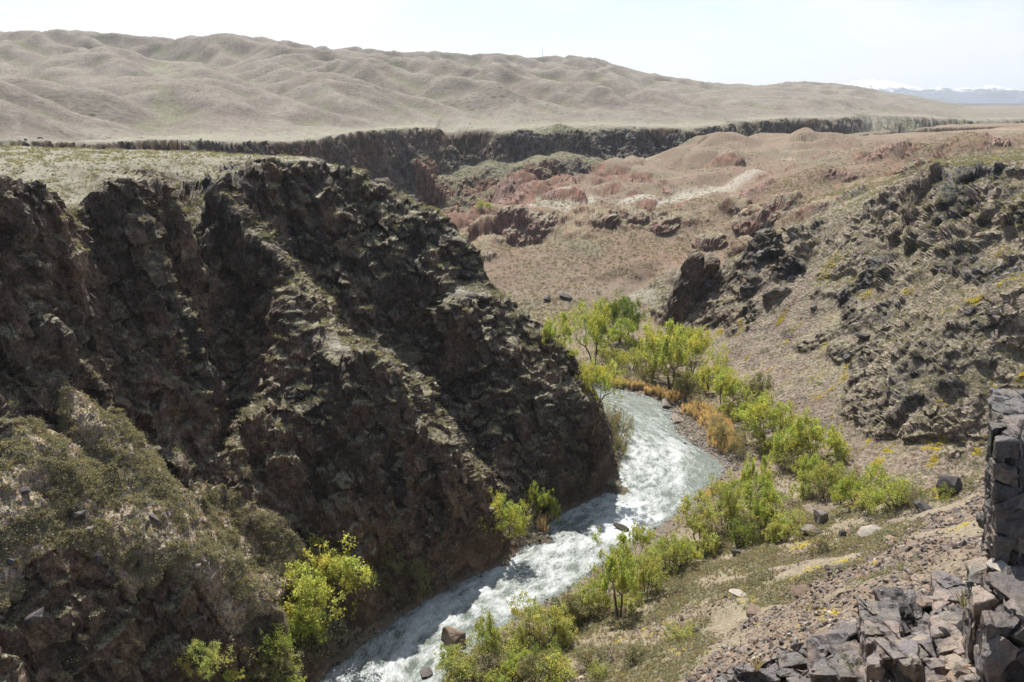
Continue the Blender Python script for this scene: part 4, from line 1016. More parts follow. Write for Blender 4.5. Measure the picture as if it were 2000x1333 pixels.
# ------------------------------------------------------------------ trees, each with its own place
G1 = 'spring trees along the river'
T = lambda *a, **k: tree('riverside_tree', a[0], 'tree', G1, *a[1:], **k)
T('large spreading tree by the left bank at the cliff foot, green above grey branches', 'round', 634, 1238, 145, 180, k=0)
T('leafy green tree on the left bank, just left of the large spreading tree', 'round', 575, 1258, 95, 110, M_leaf, k=1)
T('small green tree at the bottom edge of the photo below the brown crag', 'round', 405, 1328, 95, 110, M_leafy, k=2)
T('thin yellowish tree between the large left bank tree and the cliff foot by the water', 'round', 795, 1160, 85, 80, M_olive, k=1)
T('round bright green tree at the foot of the talus chute, left one of two', 'round', 985, 1066, 90, 92, k=0)
T('small bright green tree at the foot of the talus chute, right one of two', 'round', 1060, 1018, 70, 58, k=1)
T('slanting light green tree growing at the tip of the cliff nose above the water', 'tall', 1168, 800, 92, 70, k=1)
T('green tree half hidden behind the cliff nose on the far flat', 'tall', 1082, 700, 80, 62, k=0)
T('tall airy tree on several thin trunks at the left end of the far grove', 'tall', 1163, 718, 118, 80, k=1)
T('deep green tree at the back of the far grove nearest the red slope', 'round', 1218, 668, 80, 70, M_leafd, k=0)
T('low green tree in the middle of the far grove behind the tall airy tree', 'round', 1196, 690, 62, 70, k=2)
T('broad tall tree with dark trunks above the orange reeds', 'tall', 1312, 762, 118, 100, k=0)
T('bright tree leaning at the left side of the broad tall tree above the reeds', 'tall', 1272, 738, 90, 60, k=2)
T('light green tree at the right side of the broad tall tree', 'tall', 1352, 740, 90, 74, k=1)
T('small light tree at the back of the grove beside the scree foot', 'tall', 1338, 705, 60, 55, k=2)
T('rounded green tree at the scree foot, left of the pair with dark trunks', 'round', 1388, 762, 72, 58, k=1)
T('domed bright green tree with a dark trunk, left one of the pair below the scree', 'round', 1416, 800, 72, 74, k=0)
T('domed duller green tree with a dark trunk, right one of the pair below the scree', 'round', 1476, 796, 66, 60, M_olive, k=2)
T('fresh green tree at the upper end of the row under the scree', 'round', 1470, 828, 60, 60, k=1)
T('broad green tree in the upper half of the row under the scree', 'round', 1500, 868, 82, 90, k=0)
T('feathery green tree in the middle of the row under the scree', 'round', 1548, 905, 92, 84, k=2)
T('wide green tree at the foot of the dark rocks near the end of the row', 'round', 1600, 905, 88, 90, k=1)
T('umbrella shaped green tree on one dark trunk on the pale flat', 'round', 1570, 972, 72, 66, k=2)
T('light green tree beside the umbrella shaped tree on the pale flat', 'round', 1612, 975, 70, 56, M_leafy, k=0)
T('light green tree with a drooping crown at the left of the wide low tree', 'round', 1672, 985, 76, 74, k=1)
T('wide low green tree at the right end of the grove under the bushy slope', 'bush', 1744, 990, 52, 92, M_leaf, k=0)
T('small yellow green tree in front of the grove by the rusty grass', 'bush', 1692, 1004, 44, 44, M_leafy, k=1)
T('narrow green tree standing at the edge of the calm water', 'tall', 1466, 1004, 110, 58, k=0)
T('yellowish tree leaning over the bank stones beside the narrow tree', 'round', 1418, 1034, 92, 76, M_leafy, k=0)
T('dense green tree in the middle of the bank thicket', 'round', 1492, 1050, 98, 100, k=2)
T('low leafy tree at the right edge of the bank thicket above the boulders', 'round', 1530, 1058, 60, 60, M_leafy, k=1)
T('yellow green tree with a crooked dark trunk on dry grass by the river', 'round', 1366, 1080, 98, 92, M_leafy, k=2)
T('light tree by the bank below the crooked trunk tree', 'round', 1312, 1112, 74, 90, M_leafy, k=1)
T('slender small tree at the water edge above the tall bank tree', 'tall', 1245, 1092, 66, 46, k=2)
T('tall bank tree with dark branching trunks in the centre right', 'tall', 1212, 1208, 146, 112, k=0)
T('thin green tree just right of the tall bank tree', 'round', 1262, 1160, 80, 74, M_leafy, k=0)
T('hazy yellow green tree at the water edge left of the tall bank tree', 'round', 1128, 1206, 64, 84, M_leafy, k=2)
T('feathery tree with a pale crown on the bank above the deep green bush', 'round', 1062, 1262, 98, 108, M_leafy, k=1)
T('narrow yellow green tree beside the big river boulder', 'tall', 955, 1300, 96, 66, M_leafy, k=1)
T('olive tree right of the feathery tree on the stony bank', 'round', 1100, 1226, 58, 70, M_olive, k=0)
T('yellow green treetop at the bottom edge left of the river bank', 'round', 888, 1345, 66, 84, M_leafy, k=0)
T('bright treetop at the bottom edge in the middle of the bank', 'round', 998, 1345, 60, 76, M_leaf, k=2)
G2 = 'leafy bushes by the river'
B = lambda *a, **k: tree('leafy_bush', a[0], 'bush', G2, *a[1:], **k)
B('deep green bush under the feathery tree near the bottom edge', 'bush', 1030, 1316, 46, 92, M_leafd)
B('dark green bush beside the trunk of the feathery tree', 'bush', 1078, 1310, 50, 56, M_leafd)
B('olive bush hanging on the cliff tip over the river', 'bush', 1207, 862, 66, 54, M_olive)
B('small olive bush at the water under the cliff tip', 'bush', 1214, 892, 40, 36, M_olive)
B('green bush on the left bank between two trees near the bottom edge', 'bush', 530, 1290, 60, 80, M_leafd)
B('yellowish bush on the left bank below the large tree', 'bush', 545, 1320, 60, 80, M_olive)
B('small yellow bush at the waterline of the left bank', 'bush', 758, 1160, 30, 34, M_olive)
B('pale green bush in the far grove behind the reeds', 'bush', 1236, 722, 36, 52, M_leafy)
B('bright green bush behind the reeds at the foot of the airy tree', 'bush', 1205, 722, 34, 44, M_leaf)
B('green bush on the pale soil at the back of the far grove', 'bush', 1240, 692, 30, 60, M_leafd)
B('olive bush on the flat between grove and orange reeds', 'bush', 1264, 748, 30, 44, M_olive)
B('round olive bush between the orange reeds and the trees', 'bush', 1340, 782, 44, 52, M_olive)
B('grey green bush beside the orange reed strip', 'bush', 1412, 868, 44, 50, M_olive)
B('second grey green bush lower along the orange reed strip', 'bush', 1440, 890, 34, 40, M_olive)
B('green bush in front of the large dark boulder on the right', 'bush', 1846, 972, 26, 34, M_leaf)
B('dark green bush at the foot of the dense thicket tree', 'bush', 1450, 1064, 52, 70, M_leafd)
B('yellow green bush on the grassy slope below the boulders', 'bush', 1612, 1078, 36, 78, M_olive)
B('bright green bush low on the slope beside yellow flowers', 'bush', 1330, 1252, 36, 66, M_leafy)
B('light green bush by the scree edge above the bottom edge', 'bush', 1236, 1290, 34, 60, M_olive)
B('green bush on the dry flat right of the deep green bush', 'bush', 1150, 1300, 38, 64, M_olive)
B('low green bush beside the bottom edge yellow flowers', 'bush', 1170, 1325, 34, 50, M_leafy)
G3 = 'bare grey bushes by the river'
S_ = lambda *a, **k: tree('bare_bush', a[0], 'bush', G3, 'bare', *a[1:], mat=k.pop('mat', M_olive), bark=M_twig, **k)
S_('bare grey bush overhanging the water at the cliff foot', 872, 1140, 44, 60)
S_('brown twiggy bush under the large spreading tree', 628, 1300, 84, 90)
S_('brown twiggy bush between the two trees at the talus foot', 1022, 1046, 50, 60)
S_('purple grey twiggy bush beside the tall bank tree', 1168, 1180, 74, 66)
S_('grey thicket between tall bank tree and river', 1282, 1132, 54, 66)
S_('bare bush behind the yellowish bank tree', 1440, 1000, 60, 60)
S_('grey bare bush on the flat above the reeds', 1190, 742, 30, 54)
S_('grey bare bush in the middle of the far flat', 1228, 748, 30, 50)
S_('grey bare bush right of the reeds under the domed tree', 1372, 812, 40, 60)
S_('long grey bare bush beside the orange reed strip', 1392, 842, 34, 60)
S_('grey bare bush at the end of the orange reed strip', 1456, 872, 40, 44)
S_('bare bush under the row of green trees', 1530, 925, 40, 60)
S_('white grey dead bush behind the light green grove', 1722, 950, 40, 40)
S_('grey bush on the flat beside the umbrella tree', 1520, 990, 40, 56)
S_('brown bush at the right edge of the bank thicket', 1560, 1040, 40, 50)
S_('brown grey bush low on the bank near the bottom edge', 1196, 1290, 44, 60)
S_('bare bush on the left bank near the bottom edge', 480, 1310, 60, 60)
S_('bare bush on the near slope beside the scree', 1352, 1090, 30, 40)
S_('brown bush on the dry grass in front of the crooked trunk tree', 1320, 1160, 30, 44)
# the crowded belt between the named trees
BELT = [(1120, 700), (1140, 690), (1185, 700), (1215, 700), (1250, 700), (1262, 720), (1290, 742), (1300, 720), (1330, 745), (1345, 760), (1430, 812), (1445, 824), (1458, 812), (1478, 850), (1490, 880), (1512, 890), (1520, 860), (1535, 915), (1560, 920), (1572, 895), (1585, 925), (1620, 920), (1630, 945), (1650, 960),
        (1595, 978), (1640, 985), (1660, 970), (1700, 985), (1715, 975), (1765, 985), (1780, 990), (1455, 1010), (1440, 1030), (1470, 1040), (1510, 1030), (1480, 1020), (1430, 1050), (1395, 1050), (1385, 1066), (1340, 1090), (1330, 1108), (1295, 1118), (1280, 1108), (1262, 1125), (1240, 1140), (1232, 1185), (1180, 1196), (1160, 1190), (1145, 1215), (1112, 1215), (1095, 1235), (1080, 1265), (1040, 1262), (1020, 1282), (985, 1300), (970, 1318), (940, 1325), (920, 1338), (1050, 1338), (1090, 1330), (600, 1262), (655, 1268), (590, 1290), (500, 1335), (560, 1340), (440, 1335)]
for n_, (u_, v_) in enumerate([b_ for k_, b_ in enumerate(BELT) if k_ % 5 != 1]):
    side_ = 'left' if u_ < 700 else 'right'; far_ = 'far' if v_ < 800 else ('middle' if v_ < 1000 else 'near')
    if n_ % 5 == 4: tree('thicket_bush', 'grey twiggy bush crowded among leafy ones in the %s part of the %s bank thicket' % (far_, side_), 'bush', 'grey bushes in the %s %s thicket' % (far_, side_), 'bare', u_, v_, trng.uniform(.8, 1.3) * (26 + v_ * .018), None, M_olive, M_twig)
    else: tree('thicket_bush', 'light green bush crowded among others in the %s part of the %s bank thicket' % (far_, side_), 'bush', 'green bushes in the %s %s thicket' % (far_, side_), 'bush' if n_ % 2 else 'round', u_, v_, trng.uniform(.7, 1.2) * (20 + (v_ - 600) * .04), None, [M_leaf, M_leafy, M_olive, M_leaf][n_ % 4])
G4 = 'small green bushes far down in the gorge'
for u_, v_, h_, lb in ((940, 408, 13, 'bright green bush left of its neighbour deep in the far gorge'), (952, 408, 11, 'bright green bush right of its neighbour deep in the far gorge')):
    tree('gorge_bush', lb, 'bush', G4, 'bush', u_, v_, h_, h_ * 1.5, M_leaf)
log('trees')
# ------------------------------------------------------------------ boulders that can be told apart
ROCKS = {'d': [rock_mesh(100 + k, 15, .8, M_dark) for k in range(5)], 's': [rock_mesh(200 + k, 14, .7, M_stone) for k in range(5)], 'r': [rock_mesh(300 + k, 13, .65, M_red) for k in range(4)], 'p': [rock_mesh(400 + k, 12, .5, M_pale) for k in range(4)]}
brng = random.Random(4)
def boulder(label, u, v, wpx, hpx, kind='s', group=None, k=None, z=None, name='boulder'):
    if z is None:
        vid = ground_at(u, v)
        if vid is None: return
        p = VV[vid]; d = Dp[vid]
    else:
        p = pt((u, v, 'z', z)); d = project(*p)[2]
    w_ = 1.3 * wpx * d / FPX; h_ = 1.3 * hpx * d / FPX
    ml = ROCKS[kind]; me = ml[brng.randrange(len(ml)) if k is None else k]
    o = link(name, me); o.location = (float(p[0]), float(p[1]), float(p[2]) + h_ * .28)
    o.scale = (w_ * 1.08, w_ * 1.0, h_ * 1.35); o.rotation_euler = (brng.uniform(-.2, .2), brng.uniform(-.2, .2), brng.uniform(0, 6.28))
    tag(o, label, 'rock', group); return o
boulder('big angular brown boulder standing in the white water near the bottom', 888, 1262, 50, 50, 'r', None, 0, 0)
boulder('flat dark boulder in the rapids opposite the cliff foot', 1212, 1033, 30, 14, 's', None, 1, 0)
boulder('small dark stone sticking out of the rapids near the left bank', 940, 1128, 10, 7, 'd', None, 2, 0)
boulder('dark stone in the water at the bottom edge, below the big boulder', 832, 1318, 26, 12, 'd', None, 3, 0)
for lb, u_, v_, w_, h_, k_ in (('large rounded dark boulder at the foot of the bushy right slope', 1852, 965, 52, 40, 'd'), ('big dark boulder lying on the crest of the rubble slope', 1802, 1000, 36, 22, 'd'),
        ('tall pointed brown boulder on the dry grass', 1447, 1068, 26, 42, 'r'), ('dark block at the foot of the pointed boulder', 1440, 1082, 26, 18, 'd'), ('dark block with a pale top left in the boulder group', 1562, 1028, 22, 20, 'd'),
        ('upright split block at the top of the boulder group', 1598, 1022, 34, 32, 's'), ('flat grey slab in the middle of the boulder group', 1582, 1042, 42, 22, 's'), ('black round boulder at the left of the boulder group', 1548, 1036, 20, 16, 'd'),
        ('long pale slab lying on the grassy slope', 1700, 1044, 50, 20, 'p'), ('dark boulder beside the yellow flowers', 1745, 1052, 16, 16, 'd'), ('flat brown slab at the top of the rubble', 1742, 1056, 32, 10, 'r'),
        ('small dark boulder in the grass right of the boulder group', 1645, 1048, 18, 14, 'd'), ('pale pointed slab on the green slope', 1436, 1168, 44, 18, 'p'), ('reddish broken block lower on the slope', 1470, 1200, 36, 18, 'r'),
        ('dark stone at the edge of the green slope', 1358, 1236, 16, 14, 'd'), ('brown slab in the rubble field', 1568, 1158, 42, 16, 'r'), ('small dark stone left in the rubble field', 1615, 1112, 14, 10, 'd'),
        ('large dark boulder low on the left sunlit slope', 62, 1212, 52, 34, 'd'), ('pair-topped dark boulder high on the left sunlit slope', 155, 1014, 24, 20, 'd'), ('dark boulder at the left end of the sunlit slope', 48, 964, 20, 14, 'd'),
        ('small dark boulder with a pale edge on the left sunlit slope', 144, 1000, 12, 14, 'd'), ('grey boulder in the middle of the left sunlit slope', 174, 1038, 18, 12, 's'), ('dark boulder near the top right of the sunlit slope', 302, 1014, 24, 18, 'd'),
        ('dark boulder on the lower middle of the sunlit slope', 190, 1096, 22, 18, 'd'), ('dark rough boulder far left on the sunlit slope', 24, 1100, 18, 14, 'd'), ('dark boulder lying above the brown crag', 308, 1130, 22, 16, 'd'),
        ('dark boulder in the wide left slope near its right edge', 384, 1108, 18, 14, 's'), ('black boulder on the pale hillside beyond the flat, left one', 1068, 588, 14, 10, 'd'), ('flat black rock on the hillside beyond the flat', 1104, 582, 24, 8, 'd'),
        ('dark flat rock at the bend of the river below the reeds', 1302, 792, 34, 12, 's'), ('pale broken rock on the gravel bar at the bend', 1322, 822, 34, 12, 's'), ('dark rock standing in the water before the gravel bar', 1338, 870, 12, 6, 'd'),
        ('dark slab on the yellow flowered scree', 1690, 660, 34, 14, 'd'), ('dark block on the scree above the row of trees', 1655, 702, 16, 12, 'd'), ('dark boulder in the scree beside the flowers', 1588, 606, 16, 12, 'd')):
    boulder(lb, u_, v_, w_, h_, k_)
# fallen logs
def log_mesh(seed, L_=1.0, r=.03, n=3):
    rng = np.random.default_rng(seed); segs = []; p = np.array([-L_ / 2, 0, .03]); d = np.array([1.0, 0, .03])
    for k in range(8):
        d2 = d + rng.normal(size=3) * .09; d2[2] *= .5; q = p + d2 * L_ / 8; segs.append((p, q, r * (1 - k / 11), r * (1 - (k + 1) / 11)))
        if k in (3, 5, 6):
            b = q.copy(); e = np.array([.5, rng.choice([-1, 1]) * .6, .35])
            for j in range(3): c = b + e * .09 + rng.normal(size=3) * .015; segs.append((b, c, r * .4 * (1 - j / 4), r * .4 * (1 - (j + 1) / 4))); b = c
        p, d = q, d2
    V, F = tubes(segs, 7); return make_mesh('log', V, F)
for k, (u_, v_, L_, rz, lb) in enumerate([(1330, 812, 7, 2.9, 'bleached driftwood trunk lying on the gravel bar'), (1010, 1268, 5, -.5, 'dark fallen branch under the feathery tree'), (1400, 1075, 4, .6, 'dark fallen trunk on dry grass beside the crooked tree')]):
    vid = ground_at(u_, v_); o = link('fallen_log', log_mesh(k + 3), M_twig if k == 0 else M_bark); o.location = tuple(float(c) for c in VV[vid] + np.array([0, 0, .25])); o.scale = (L_, L_, L_); o.rotation_euler = (0, 0, rz); tag(o, lb, 'log')
# mast and grazing animals far away
vid = ground_at(1059, 116)
if vid is not None:
    p = VV[vid]; d = Dp[vid]; H = 26 * d / FPX
    segs = []
    w0 = H * .03
    for a, b in ((0, 0), (1, 0), (.5, .87)):
        segs.append((np.array([a * w0, b * w0, -2]), np.array([w0 * .5, w0 * .3, H]), H * .006, H * .004))
    for k in range(12):
        t0, t1 = k / 12, (k + 1) / 12; q0 = np.array([0, 0, H * t0]) + np.array([w0 * .5, w0 * .3, 0]) * t0; q1 = np.array([w0, 0, H * t1]) * np.array([1 - t1 * .5, 1, 1]) + np.array([0, w0 * .3 * t1, 0])
        segs.append((q0, q1, H * .003, H * .003))
    V, F = tubes(segs, 4); o = link('radio_mast', make_mesh('radio_mast', V, F), M_twig); o.location = tuple(float(c) for c in p); tag(o, 'thin lattice mast standing on the crest of the far hills', 'mast')
def cow_mesh():
    me = bpy.data.meshes.new('cow'); Vs = []; E = []; Rd = []
    def add(p, r, parent=None):
        Vs.append(p); Rd.append(r)
        if parent is not None: E.append((parent, len(Vs) - 1))
        return len(Vs) - 1
    b0 = add((-.75, 0, 1.08), .30); b1 = add((-.2, 0, 1.0), .38, b0); b2 = add((.35, 0, 1.02), .37, b1); b3 = add((.72, 0, 1.1), .28, b2)
    n1 = add((1.0, 0, .85), .17, b3); h = add((1.2, 0, .45), .13, n1); add((1.3, 0, .2), .08, h)
    for s in (-1, 1):
        k_ = add((.68, .2 * s, .72), .12, b3); k_ = add((.68, .2 * s, .38), .06, k_); add((.70, .2 * s, .02), .055, k_)
        k_ = add((-.66, .2 * s, .78), .15, b0); k_ = add((-.80, .2 * s, .42), .065, k_); add((-.74, .2 * s, .02), .055, k_)
    t = add((-.98, 0, 1.0), .05, b0); add((-1.04, 0, .5), .03, t)
    me.from_pydata(Vs, E, []); o = bpy.data.objects.new('tmp', me); COL.objects.link(o); m = o.modifiers.new('s', 'SKIN'); o.modifiers.new('b', 'SUBSURF').levels = 1
    for v, r in zip(me.skin_vertices[0].data, Rd): v.radius = (r, r)
    me.skin_vertices[0].data[0].use_root = True
    dg = bpy.context.evaluated_depsgraph_get(); out = bpy.data.meshes.new_from_object(o.evaluated_get(dg)); bpy.data.objects.remove(o); out.name = 'cow'; return out
cm = cow_mesh(); M_cow = plain_material('dark_hide', (.05, .04, .035), var=.1)
for u_, v_, rz, lb in ((79, 272, .4, 'dark cow standing on the pale slope beyond the plateau, right one of two'), (50, 277, 2.6, 'dark cow grazing on the pale slope beyond the plateau, left one of two')):
    vid = ground_at(u_, v_)
    if vid is None: continue
    o = link('cow', cm, None); 
    if not cm.materials: cm.materials.append(M_cow)
    o.location = tuple(float(c) for c in VV[vid]); o.rotation_euler = (0, 0, rz); tag(o, lb, 'cow', 'cows grazing beyond the plateau')
log('boulders')
# ------------------------------------------------------------------ ground cover
sage = [tuft_mesh(40 + k, 54, mat=M_sage, leafy=True) for k in range(3)]
sagey = [tuft_mesh(45 + k, 54, mat=M_olive, leafy=True) for k in range(2)]
grass = [tuft_mesh(50 + k, 26, .9, .7, .035, M_dry) for k in range(2)] + [tuft_mesh(53, 26, .8, .8, .035, M_sage)]
ggrass = [tuft_mesh(56 + k, 26, .8, .8, .04, M_olive) for k in range(2)]
reed = [tuft_mesh(60 + k, 40, 1.0, .35, .02, M_reed) for k in range(2)]
flow = [tuft_mesh(70 + k, 26, mat=M_flow, leafy=True) for k in range(2)]
nA = fbm(X0r, Y0r, None, 12, 3, off=88) + .12 - .02 * np.clip(Z0r - 16, 0, 30)
nB = fbm(X0r, Y0r, None, 10, 3, off=48) + .02 * (Z0r - 14)
nC = fbm(X0r, Y0r, Z0r, 5, 3, off=300)
land = (Z0r > .7)
def instances_of(name, label_of, cat, group, ids, sc, meshes, nbig, tilt=.15, sink=.0):
    """the largest seen in the picture become objects, the rest is returned"""
    px = sc[:, 0] / Dp[ids]; seen = visible[ids] & (U[ids] > 5) & (U[ids] < 1995) & (Vp[ids] > 5) & (Vp[ids] < 1328)
    order = np.argsort(-(px * seen)); big = order[:nbig]; rest = order[nbig:]
    for i in big:
        m = meshes[int(SR.integers(0, len(meshes)))]; p = VV[ids[i]]
        o = link(name, m); o.location = (float(p[0]), float(p[1]), float(p[2]) - sink * float(sc[i, 2])); o.scale = tuple(float(c) for c in sc[i]); o.rotation_euler = (float(SR.normal() * tilt), float(SR.normal() * tilt), float(SR.uniform(0, 6.28)))
        lb, g = label_of(ids[i]); tag(o, lb, cat, g)
    return rest
def region(i):
    x, y, z = X0r[i], Y0r[i], Z0r[i]
    if moundr[i] > .5: return 'left sunlit slope'
    if lwr[i]: return 'left cliff'
    if rightr[i]: return 'right canyon slope'
    if nearr[i] and z > 9: return 'near rubble slope'
    if y > 345: return 'red hills'
    return 'right river bank'
# low shrubs
m1 = land * (moundr > .5) * (rockr < .5) * sstep(-.15, .2, nC + .3 * fbm(X0r, Y0r, Z0r, 1.6, 2, off=301))
m2 = land * nearr * (moundr < .5) * sstep(-.05, .25, nA) * (rockr < .4)
m3 = land * rightr * (rockr < .6) * sstep(-.3, .2, nC) * .55
m4 = land * ((Y0r > 300) & (Y0r < 560) & (Sr < -.02) & (X0r > -60) & (Rr < 620)) * (rockr < .5) * (SLr > 4) * sstep(-.5, .2, fbm(X0r, Y0r, None, 40, 3, off=7)) * (1 - .75 * sstep(425, 470, Y0r))
m5 = land * lwr * (SLr < 52) * sstep(-.25, .1, nC) * (moundr < .5) * np.where(Z0r > 66, .25, 1)
m6 = land * np.maximum(rkrr, mpol.ravel()) * (SLr < 50)
m7 = land * ((Y0r < 330) & (Z0r < 6) & ~nearr) * .45
idA = np.concatenate([pick(m1, 9500), pick(m2, 7000), pick(m3, 6500), pick(m4, 24000), pick(m5, 20000), pick(m6, 12000), pick(m7, 2500)])
sA = sizes(len(idA), .35, 1.15, 2.2, .8); sA *= np.where(Y0r[idA] > 300, 1.3, 1.0)[:, None]
rest = instances_of('sage_shrub', lambda i: ('small grey green shrub among many alike on the ' + region(i), 'grey green shrubs on the ' + region(i)), 'shrub', None, idA, sA, sage + sagey, 290)
scatter('low_shrubs', 'countless small grey green shrubs dotted over slopes and ledges', VV[idA[rest]], sA[rest], rotz(len(rest), .15), sage + sagey)
# grass
g1 = land * (((nearr) & (Z0r < 14)) | ((Y0r < 330) & (Z0r < 6)) ) * (rockr < .3) * (moundr < .5)
g2 = land * (moundr > .5) * .8 + land * nearr * sstep(0, .3, nA) * .8
idG = np.concatenate([pick(g1, 15000, .5), pick(g2, 12000)])
scatter('dry_grass', 'straw coloured grass tufts on the flats and slopes', VV[idG], sizes(len(idG), .25, .6, 1.5, .9), rotz(len(idG), .2), grass)
idG = np.concatenate([pick(land * nearr * sstep(.0, .3, nA) * (rockr < .3), 9000), pick(land * (lwr & (Z0r > 60)) * (SLr < 45), 900), pick(land * lwr * (SLr < 50) * sstep(-.1, .2, nC), 7000)])
scatter('green_grass', 'short green grass on the near slope and the cliff ledges', VV[idG], sizes(len(idG), .22, .55, 1.5, .8), rotz(len(idG), .2), ggrass)
# stones
pebs = [rock_mesh(500 + k, 11, .7, M_stone, False) for k in range(3)] + [rock_mesh(510 + k, 11, .6, M_red, False) for k in range(3)] + [rock_mesh(520, 11, .6, M_pale, False), rock_mesh(521, 11, .7, M_dark, False)]
dpebs = [rock_mesh(530 + k, 11, .7, M_dark, False) for k in range(2)] + [rock_mesh(533, 11, .7, M_pale, False), rock_mesh(534, 11, .7, M_stone, False), rock_mesh(535, 11, .7, M_red, False)]
s1 = land * nearr * (Z0r > 7) * sstep(-.1, .2, nB) * (rockr < .4)
s2 = land * rightr * (rockr < .6) * sstep(-.2, .25, -nC) * .6
bankd = np.minimum(line_dist(X0r, Y0r, LBs[:375]), line_dist(X0r, Y0r, RBs[:375]))
lfr = leftside.ravel()
s3 = (bankd < np.where(lfr, 4.5, 2.6)) * (Z0r > -.5) * (Z0r < np.where(lfr, 5, 2.4)) * (SLr < 45)
s4 = land * (moundr > .5) * .25
bar = inpoly(X0r, Y0r, [pt(p)[:2] for p in [(1300, 790, 'z', .3), (1335, 790, 'z', .3), (1440, 880, 'z', .3), (1470, 930, 'z', .3), (1436, 925, 'z', .3), (1390, 893, 'z', .3), (1330, 865, 'z', .3)]])
ch = inpoly(X0r, Y0r, [pt(p)[:2] for p in [(850, 810, 'y', 160), (900, 840, 'y', 160), (990, 920, 'y', 156), (1070, 985, 'y', 152), (1050, 1040, 'z', 1), (1000, 1000, 'y', 147), (930, 925, 'y', 151)]])
idS = np.concatenate([pick(s1, 38000, .3), pick(s2, 16000), pick(s4, 4500), pick(land * lwr * (SLr < 42), 3000), pick(ch * land, 3500)])
sS = sizes(len(idS), .12, .85, 2.8, .7); sS[:38000] *= np.where(nB[idS[:38000]] > .2, 1.7, 1.0)[:, None]
rest = instances_of('stone', lambda i: ('angular stone among many alike in the rubble of the ' + region(i), 'angular stones of the ' + region(i)), 'rock', None, idS, sS, ROCKS['r'] + ROCKS['s'], 150, .5, .05)
scatter('rubble', 'angular brown rubble covering the near slope and the scree', VV[idS[rest]], sS[rest], rotz(len(rest), .5), pebs)
idD = pick(s3, 15000)
idB = pick(bar * 1.0, 4200); scatter('gravel_bar_stones', 'pale grey stones of the gravel bar at the river bend', VV[idB], sizes(len(idB), .2, 1.0, 2.2, .7), rotz(len(idB), .5), [rock_mesh(540 + k, 11, .6, M_pale if k % 2 else M_stone, False) for k in range(4)])
sD = sizes(len(idD), .25, 1.2, 2.4, .75)
rest = instances_of('bank_stone', lambda i: ('dark wet stone among many alike at the waterline of the ' + ('left' if leftside.ravel()[i] else 'right') + ' bank', 'stones at the waterline'), 'rock', None, idD, sD, ROCKS['d'] + ROCKS['s'], 130, .5, .1)
scatter('bank_stones_mass', 'dark river stones heaped along both waterlines', VV[idD[rest]], sD[rest], rotz(len(rest), .5), dpebs)
# orange reeds
def along(P, n, w, zmin=None):
    P = resample([pt(p) for p in P], n); q = P[:, :2] + SR.normal(size=(n, 2)) * w
    # nearest ground vertex for the height
    return q
from mathutils.kdtree import KDTree
lowids = np.where((Rr < 330) & (Z0r < 8) & INW & (Z0r > .2))[0]; lowids = lowids[::3]
kd = KDTree(len(lowids))
for k_, i in enumerate(lowids): kd.insert((X0r[i], Y0r[i], 0), k_)
kd.balance()
def on_ground(q): 
    return np.array([VV[lowids[kd.find((float(a), float(b), 0))[1]]] for a, b in q])
R1 = on_ground(along([(1196, 748, 'z', 1), (1240, 756, 'z', 1), (1290, 772, 'z', 1), (1325, 782, 'z', 1)], 1300, 1.1))
R2 = on_ground(along([(1345, 800, 'z', 1), (1370, 815, 'z', 1), (1400, 838, 'z', 1), (1410, 862, 'z', 1), (1425, 880, 'z', 1)], 2600, 1.2))
R3 = on_ground(along([(1055, 1030, 'z', 1.5), (1080, 1008, 'z', 1.5)], 160, .5))
R4 = on_ground(along([(1640, 985, 'z', 4), (1700, 1005, 'z', 5), (1740, 998, 'z', 6)], 260, .9))
R5 = on_ground(along([(1390, 960, 'z', 1), (1370, 975, 'z', 1)], 120, .8))
P = np.concatenate([R1, R2, R3, R4, R5]); sc = sizes(len(P), 1.0, 2.4, 1.2, 1.0, .55); sc[-380:] *= .6
scatter('orange_reeds', 'dry orange reeds in a strip along the river bend', P, sc, rotz(len(P), .12), reed)
# yellow flowers: streaks on the scree and the near slope
def patch(poly): return inpoly(X0r, Y0r, [pt(p)[:2] for p in poly])
fy = rightr * (rockr < .5) * sstep(.16, .36, fbm((X0r + Y0r) * .35, (Y0r - X0r) * 1.0, None, 7, 3, off=410)) * (X0r > 62) * (Y0r < 275) * (sstep(.0, .25, noise(X0r / 1.6 + 3, Y0r / 1.6)) + .1)
fn = nearr * (Z0r > 8) * (Z0r < 30) * sstep(.12, .55, fbm(X0r * 1.0, Y0r * .6, None, 6, 3, off=420)) * (sstep(.1, .3, noise(X0r / 1.3, Y0r / 1.3)) + .1)
idF = np.concatenate([pick(fy * land, 22000), pick(fn * land, 2000)])
scatter('yellow_flowers', 'patches of low yellow flowers on the scree and near slope', VV[idF], sizes(len(idF), .25, .6, 1.3, .5), rotz(len(idF), .1), flow)
log('scatter')
